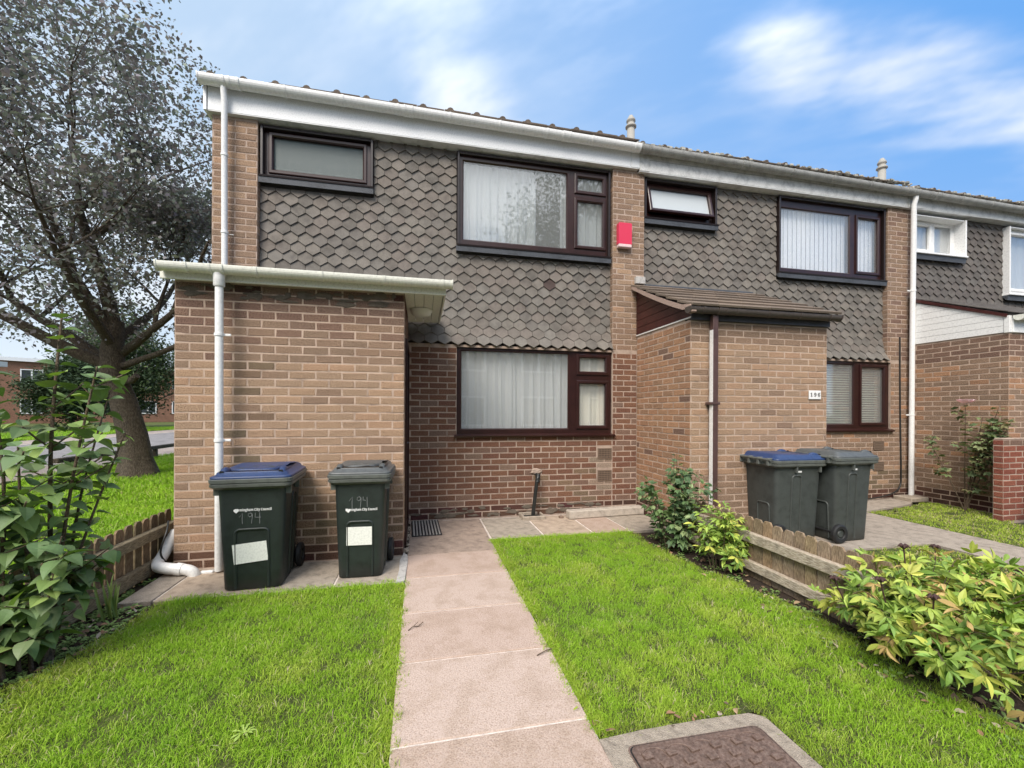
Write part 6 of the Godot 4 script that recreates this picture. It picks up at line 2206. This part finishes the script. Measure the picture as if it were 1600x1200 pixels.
func crown(tree: Node3D, tips: Array, clumps: Array, per_tip: int, spread: float, r: RandomNumberGenerator, keep: Callable) -> void:
	var spots := []
	for t in tips:
		for k in per_tip:
			var p: Vector3 = t + Vector3(r.randfn(), r.randfn() * 0.8, r.randfn()) * spread
			if not keep.call(p): continue
			var s := r.randf_range(0.7, 1.3)
			spots.append([Transform3D(Basis(Vector3(0, 1, 0), r.randf() * TAU).scaled(Vector3(s, s, s)), p), Color(1, 1, 1) * r.randf_range(0.65, 1.3)])
	for k in clumps.size():
		var mine := []
		for i in range(k, spots.size(), clumps.size()): mine.append(spots[i])
		var mm := MultiMesh.new()
		mm.transform_format = MultiMesh.TRANSFORM_3D
		mm.use_colors = true
		mm.mesh = clumps[k]
		mm.instance_count = mine.size()
		for i in mine.size():
			mm.set_instance_transform(i, mine[i][0])
			mm.set_instance_color(i, mine[i][1])
		var o := MultiMeshInstance3D.new()
		o.name = "crown"
		o.multimesh = mm
		tree.add_child(o, true)
		o.set_meta("kind", "stuff")


func simple_tree(called: String, label: String, at: Vector3, height: float, radius: float, pal: Array, leaf: float, seed_: int, dense: int, group := "", low := 0.25) -> void:
	var t := thing(called, label, "tree", at, 0.0, group)
	var r := RandomNumberGenerator.new()
	r.seed = seed_
	var st := new_st()
	var tips := []
	tube(st, [Vector3(0, -0.2, 0), Vector3(0, height * 0.2, 0), Vector3(0.1, height * 0.55, 0)], [height * 0.03, height * 0.024, height * 0.012], 9)
	for k in 6:
		var a := k * 2.4
		grow(st, Vector3(0, height * (low + 0.05 * k), 0), Vector3(cos(a), 0.5, sin(a)), radius * 0.75, height * 0.010, 1, r, [], 0.3)
	obj("trunk", st, "bark", t)
	for i in dense:
		var d := Vector3(r.randfn(), r.randfn(), r.randfn()).normalized() * pow(r.randf(), 0.4)
		tips.append(Vector3(d.x * radius, height * (low + (1.0 - low) * 0.5) + d.y * height * (1.0 - low) * 0.5, d.z * radius))
	var clumps := []
	for k in 2: clumps.append(leaf_clump(seed_ * 10 + k, 40, radius * 0.24, leaf, pal))
	var n := FastNoiseLite.new()
	n.seed = seed_
	n.frequency = 1.6 / radius
	crown(t, tips, clumps, 2, radius * 0.08, r, func(p: Vector3) -> bool: return n.get_noise_3dv(p) > -0.22)


func beyond() -> void:
	# the big tree on the verge
	var t := thing("street_tree", "big dark purplish tree with a thick leaning trunk on the grass verge", "tree", Vector3(-3.68, 0.0, -4.85))
	var r := RandomNumberGenerator.new()
	r.seed = 15
	var st := new_st()
	var tr := [Vector3(0.02, -0.15, 0), Vector3(0.0, 0.06, 0), Vector3(-0.02, 0.35, 0), Vector3(-0.10, 0.9, 0.0), Vector3(-0.26, 1.6, 0.02), Vector3(-0.42, 2.1, 0.05), Vector3(-0.44, 2.6, 0.05), Vector3(-0.42, 3.2, 0.0)]
	var rings := []
	var rad := [0.46, 0.35, 0.275, 0.245, 0.225, 0.21, 0.185, 0.14]
	for i in tr.size():
		var ring := []
		for k in 22:
			var a := TAU * k / 22.0
			var flute := 1.0 + (0.10 if i < 2 else 0.045) * sin(a * 5.0 + i * 0.4) + 0.03 * sin(a * 9.0 + i * 1.7)
			ring.append(tr[i] + Vector3(cos(a), 0, sin(a)) * rad[i] * flute)
		rings.append(ring)
	loft(st, rings)
	obj("trunk", st, "bark", t)
	st = new_st()
	# the sawn stub on the right of the trunk
	tube(st, [Vector3(-0.28, 1.98, 0.12), Vector3(0.02, 1.98, 0.24), Vector3(0.13, 2.08, 0.28)], [0.085, 0.07, 0.06], 10)
	var tips := []
	for q in [[Vector3(-0.5, 2.3, 0.05), Vector3(-1.0, 0.55, 0.35), 2.3, 0.125], [Vector3(-0.46, 2.2, 0.0), Vector3(-1.0, 0.9, -0.5), 2.5, 0.11], [Vector3(-0.42, 3.0, 0.0), Vector3(0.05, 1.0, 0.1), 2.6, 0.13], [Vector3(-0.42, 2.9, 0.0), Vector3(-0.55, 1.0, 0.45), 2.7, 0.10], [Vector3(-0.36, 2.5, 0.0), Vector3(0.9, 0.75, 0.15), 2.1, 0.095], [Vector3(-0.32, 2.25, 0.05), Vector3(1.0, 0.35, 0.4), 1.9, 0.075], [Vector3(-0.4, 2.8, 0.0), Vector3(0.35, 0.9, -0.8), 2.4, 0.095], [Vector3(-0.42, 2.7, 0.1), Vector3(-0.1, 0.8, 1.0), 2.2, 0.095]]:
		grow(st, q[0], q[1], q[2] * 0.9, q[3], 4, r, tips, 0.35)
	obj("limbs", st, "bark", t)
	for i in 1150:   # fill the crown's volume between the branch ends
		var d := Vector3(r.randfn(), r.randfn(), r.randfn()).normalized() * pow(r.randf(), 0.38)
		tips.append(Vector3(-1.9 + d.x * 4.9, 6.1 + d.y * 4.6, 0.0 + d.z * 4.3))
	for i in 420:   # the low hanging twigs
		var d := Vector3(r.randfn(), r.randfn() * 0.6, r.randfn()).normalized() * pow(r.randf(), 0.5)
		tips.append(Vector3(-2.2 + d.x * 4.6, 4.0 + d.y * 1.5, 0.4 + d.z * 3.2))
	var pal := [Color(0.225, 0.215, 0.225), Color(0.20, 0.225, 0.19), Color(0.24, 0.215, 0.23), Color(0.19, 0.22, 0.185), Color(0.235, 0.225, 0.22), Color(0.22, 0.25, 0.195)]
	var clumps := []
	for k in 4: clumps.append(leaf_clump(900 + k, 16, 0.30, 0.092, pal))
	var n := FastNoiseLite.new()
	n.seed = 6
	n.frequency = 0.62
	n.fractal_octaves = 2
	var keep := func(p: Vector3) -> bool:
		if n.get_noise_3dv(p) < -0.04: return false
		if p.x > 3.0 - 0.42 * maxf(0.0, p.y - 4.6): return false
		if p.x > 3.1 or (p.x + 3.68 - 3.68 > 2.9 and p.z < -2.0): return false
		if p.y < 2.6 + 0.12 * absf(p.x): return false
		return Vector3((p.x + 1.9) / 5.1, (p.y - 5.9) / 4.9, p.z / 4.6).length() < 1.0 + 0.12 * n.get_noise_3dv(p * 3.0)
	crown(t, tips, clumps, 2, 0.22, r, keep)
	# low timber rail along the pavement
	var k := thing("knee_rail", "low dark timber knee rail along the pavement behind the tree", "rail", Vector3(-5.36, 0.0, -5.6))
	for i in 9:
		one_box("post", Vector3(-0.05, -0.1, -0.05 - i * 1.5), Vector3(0.05, 0.26, 0.05 - i * 1.5), "bark", k, 0.01)
	one_box("rail", Vector3(-0.06, 0.26, -12.4), Vector3(0.06, 0.36, 0.4), "bark", k, 0.015)
	# trees and bushes across the road
	var green := [Color(0.075, 0.115, 0.045), Color(0.06, 0.095, 0.04), Color(0.10, 0.14, 0.055), Color(0.085, 0.115, 0.06)]
	var dark := [Color(0.045, 0.075, 0.035), Color(0.055, 0.085, 0.04), Color(0.04, 0.065, 0.035)]
	var rust := [Color(0.17, 0.10, 0.05), Color(0.13, 0.11, 0.05), Color(0.20, 0.13, 0.06), Color(0.11, 0.12, 0.05)]
	simple_tree("bush_tree", "dense green tree behind the big trunk, across the road", Vector3(-20.5, 0, -33.0), 9.0, 3.6, green, 0.22, 51, 480, "", 0.12)
	simple_tree("bush_tree", "dark green low tree beside the far brick flats", Vector3(-19.0, 0, -26.0), 4.6, 2.2, dark, 0.18, 52, 260, "", 0.15)
	simple_tree("bush_tree", "russet tree at the far left beyond the road", Vector3(-24.0, 0, -14.0), 7.5, 3.0, rust, 0.18, 53, 380, "", 0.2)
	simple_tree("bush_tree", "grey-green tree at the far left edge beyond the road", Vector3(-30.0, 0, -17.0), 8.5, 3.4, green, 0.2, 54, 380, "", 0.2)
	simple_tree("bush_tree", "tall green tree between the house corner and the far flats", Vector3(-12.5, 0, -38.0), 9.5, 3.4, green, 0.24, 55, 420, "", 0.1)
	# brick flats across the road
	flats("brick_flats", "orange brick flats with white windows behind the tree trunk", Vector3(-28.0, 0, -50.0), 0.62, 26.0, 6.0, 9)
	flats("brick_flats", "long low orange brick block with pale roof edge at the far left", Vector3(-30.0, 0, -19.0), 1.25, 24.0, 4.3, 8)
	# low red brick wall at the right edge
	var w := thing("garden_wall", "low red brick garden wall at the right edge in front of the right-hand porch", "wall", Vector3(9.38, 0.0, 1.32))
	st = new_st()
	box(st, Vector3(0, -0.05, 0), Vector3(3.4, 1.05, 0.10))
	var body := obj("mortar_core", st, "mortar_grey", w)
	var pool := []
	var tone := func(_x, _y, c): return ["red_wall", rng.randi_range(0, 5)] if c < 13 or rng.randf() < 0.5 else ["brown", rng.randi_range(0, 5)]
	lay_bricks(pool, body, Vector3(0, 0, 0.10), Vector3(1, 0, 0), Vector3(0, 0, 1), 3.4, 14, [], 0.0, tone)
	lay_bricks(pool, body, Vector3(0, 0, 0.0), Vector3(0, 0, 1), Vector3(-1, 0, 0), 0.10, 14, [], 0.0, tone)
	for b in pool:
		b.xf.origin -= Vector3(0, 0, 0)
		b.rank = (w.position + b.xf.origin).distance_to(CAM)
	commit_bricks(pool, w)
	one_box("coping", Vector3(0.004, 1.052, 0.004), Vector3(3.39, 1.07, 0.096), "mortar_grey", w, 0.006)


func flats(called: String, label: String, at: Vector3, turn: float, length: float, height: float, bays: int) -> void:
	var f := thing(called, label, "building", at, turn)
	one_box("walls", Vector3(-length / 2, 0, -8), Vector3(length / 2, height, 0), "far_brick", f)
	one_box("roof_edge", Vector3(-length / 2 - 0.3, height + 0.002, -8.3), Vector3(length / 2 + 0.3, height + 0.35, 0.3), "fascia", f)
	var floors := 2
	for j in floors:
		for i in bays:
			var x := -length / 2 + (i + 0.5) * length / bays
			var y := 0.95 + j * height * 0.48
			if y + 1.5 > height: continue
			var st := new_st()
			holed(st, x - 0.75, x + 0.75, y, y + 1.45, 0.003, 0.07, [[x - 0.66, y + 0.1, x - 0.06, y + 1.36], [x + 0.06, y + 0.1, x + 0.66, y + 1.36]])
			var w := obj("window", st, "white_pvc", f)
			st = new_st()
			box(st, Vector3(x - 0.66, y + 0.1, 0.004), Vector3(x + 0.66, y + 1.36, 0.03))
			obj("pane", st, "dark_pane", w)


# ---------------------------------------------------------------- across the street, seen in the window glass
func opposite() -> void:
	var h := thing("opposite_house", "pale rendered terrace across the street with white windows, mirrored in the ground-floor pane", "house", Vector3(4.0, 0, 12.6), PI)
	one_box("walls", Vector3(-14, 0, -7), Vector3(14, 5.2, 0), "render_wall", h)
	var st := new_st()
	prism(st, PackedVector2Array([Vector2(0.3, 5.2), Vector2(-3.5, 7.0), Vector2(-7.3, 5.2)]), -14.2, 14.2, Transform3D(Basis(Vector3(0, 0, 1), Vector3(0, 1, 0), Vector3(1, 0, 0)), Vector3(0, 0.002, 0)))
	obj("roof", st, tone_mat("roof_tile", "roof", 1), h)
	for j in 2:
		for i in 9:
			var x := -12.6 + i * 3.15
			var y := 0.75 + j * 2.35
			st = new_st()
			holed(st, x - 0.8, x + 0.8, y, y + 1.3, 0.003, 0.07, [[x - 0.72, y + 0.08, x - 0.05, y + 1.22], [x + 0.05, y + 0.08, x + 0.72, y + 1.22]])
			var w := obj("window", st, "white_pvc", h)
			st = new_st()
			box(st, Vector3(x - 0.72, y + 0.08, 0.004), Vector3(x + 0.72, y + 1.22, 0.03))
			obj("pane", st, "dark_pane", w)
	var green := [Color(0.06, 0.09, 0.04), Color(0.05, 0.08, 0.035), Color(0.08, 0.11, 0.05)]
	simple_tree("birch_tree", "tall dark tree behind the opposite houses, mirrored in the upper pane", Vector3(12.0, 0, 21.5), 17.0, 5.0, green, 0.22, 61, 520, "", 0.25)
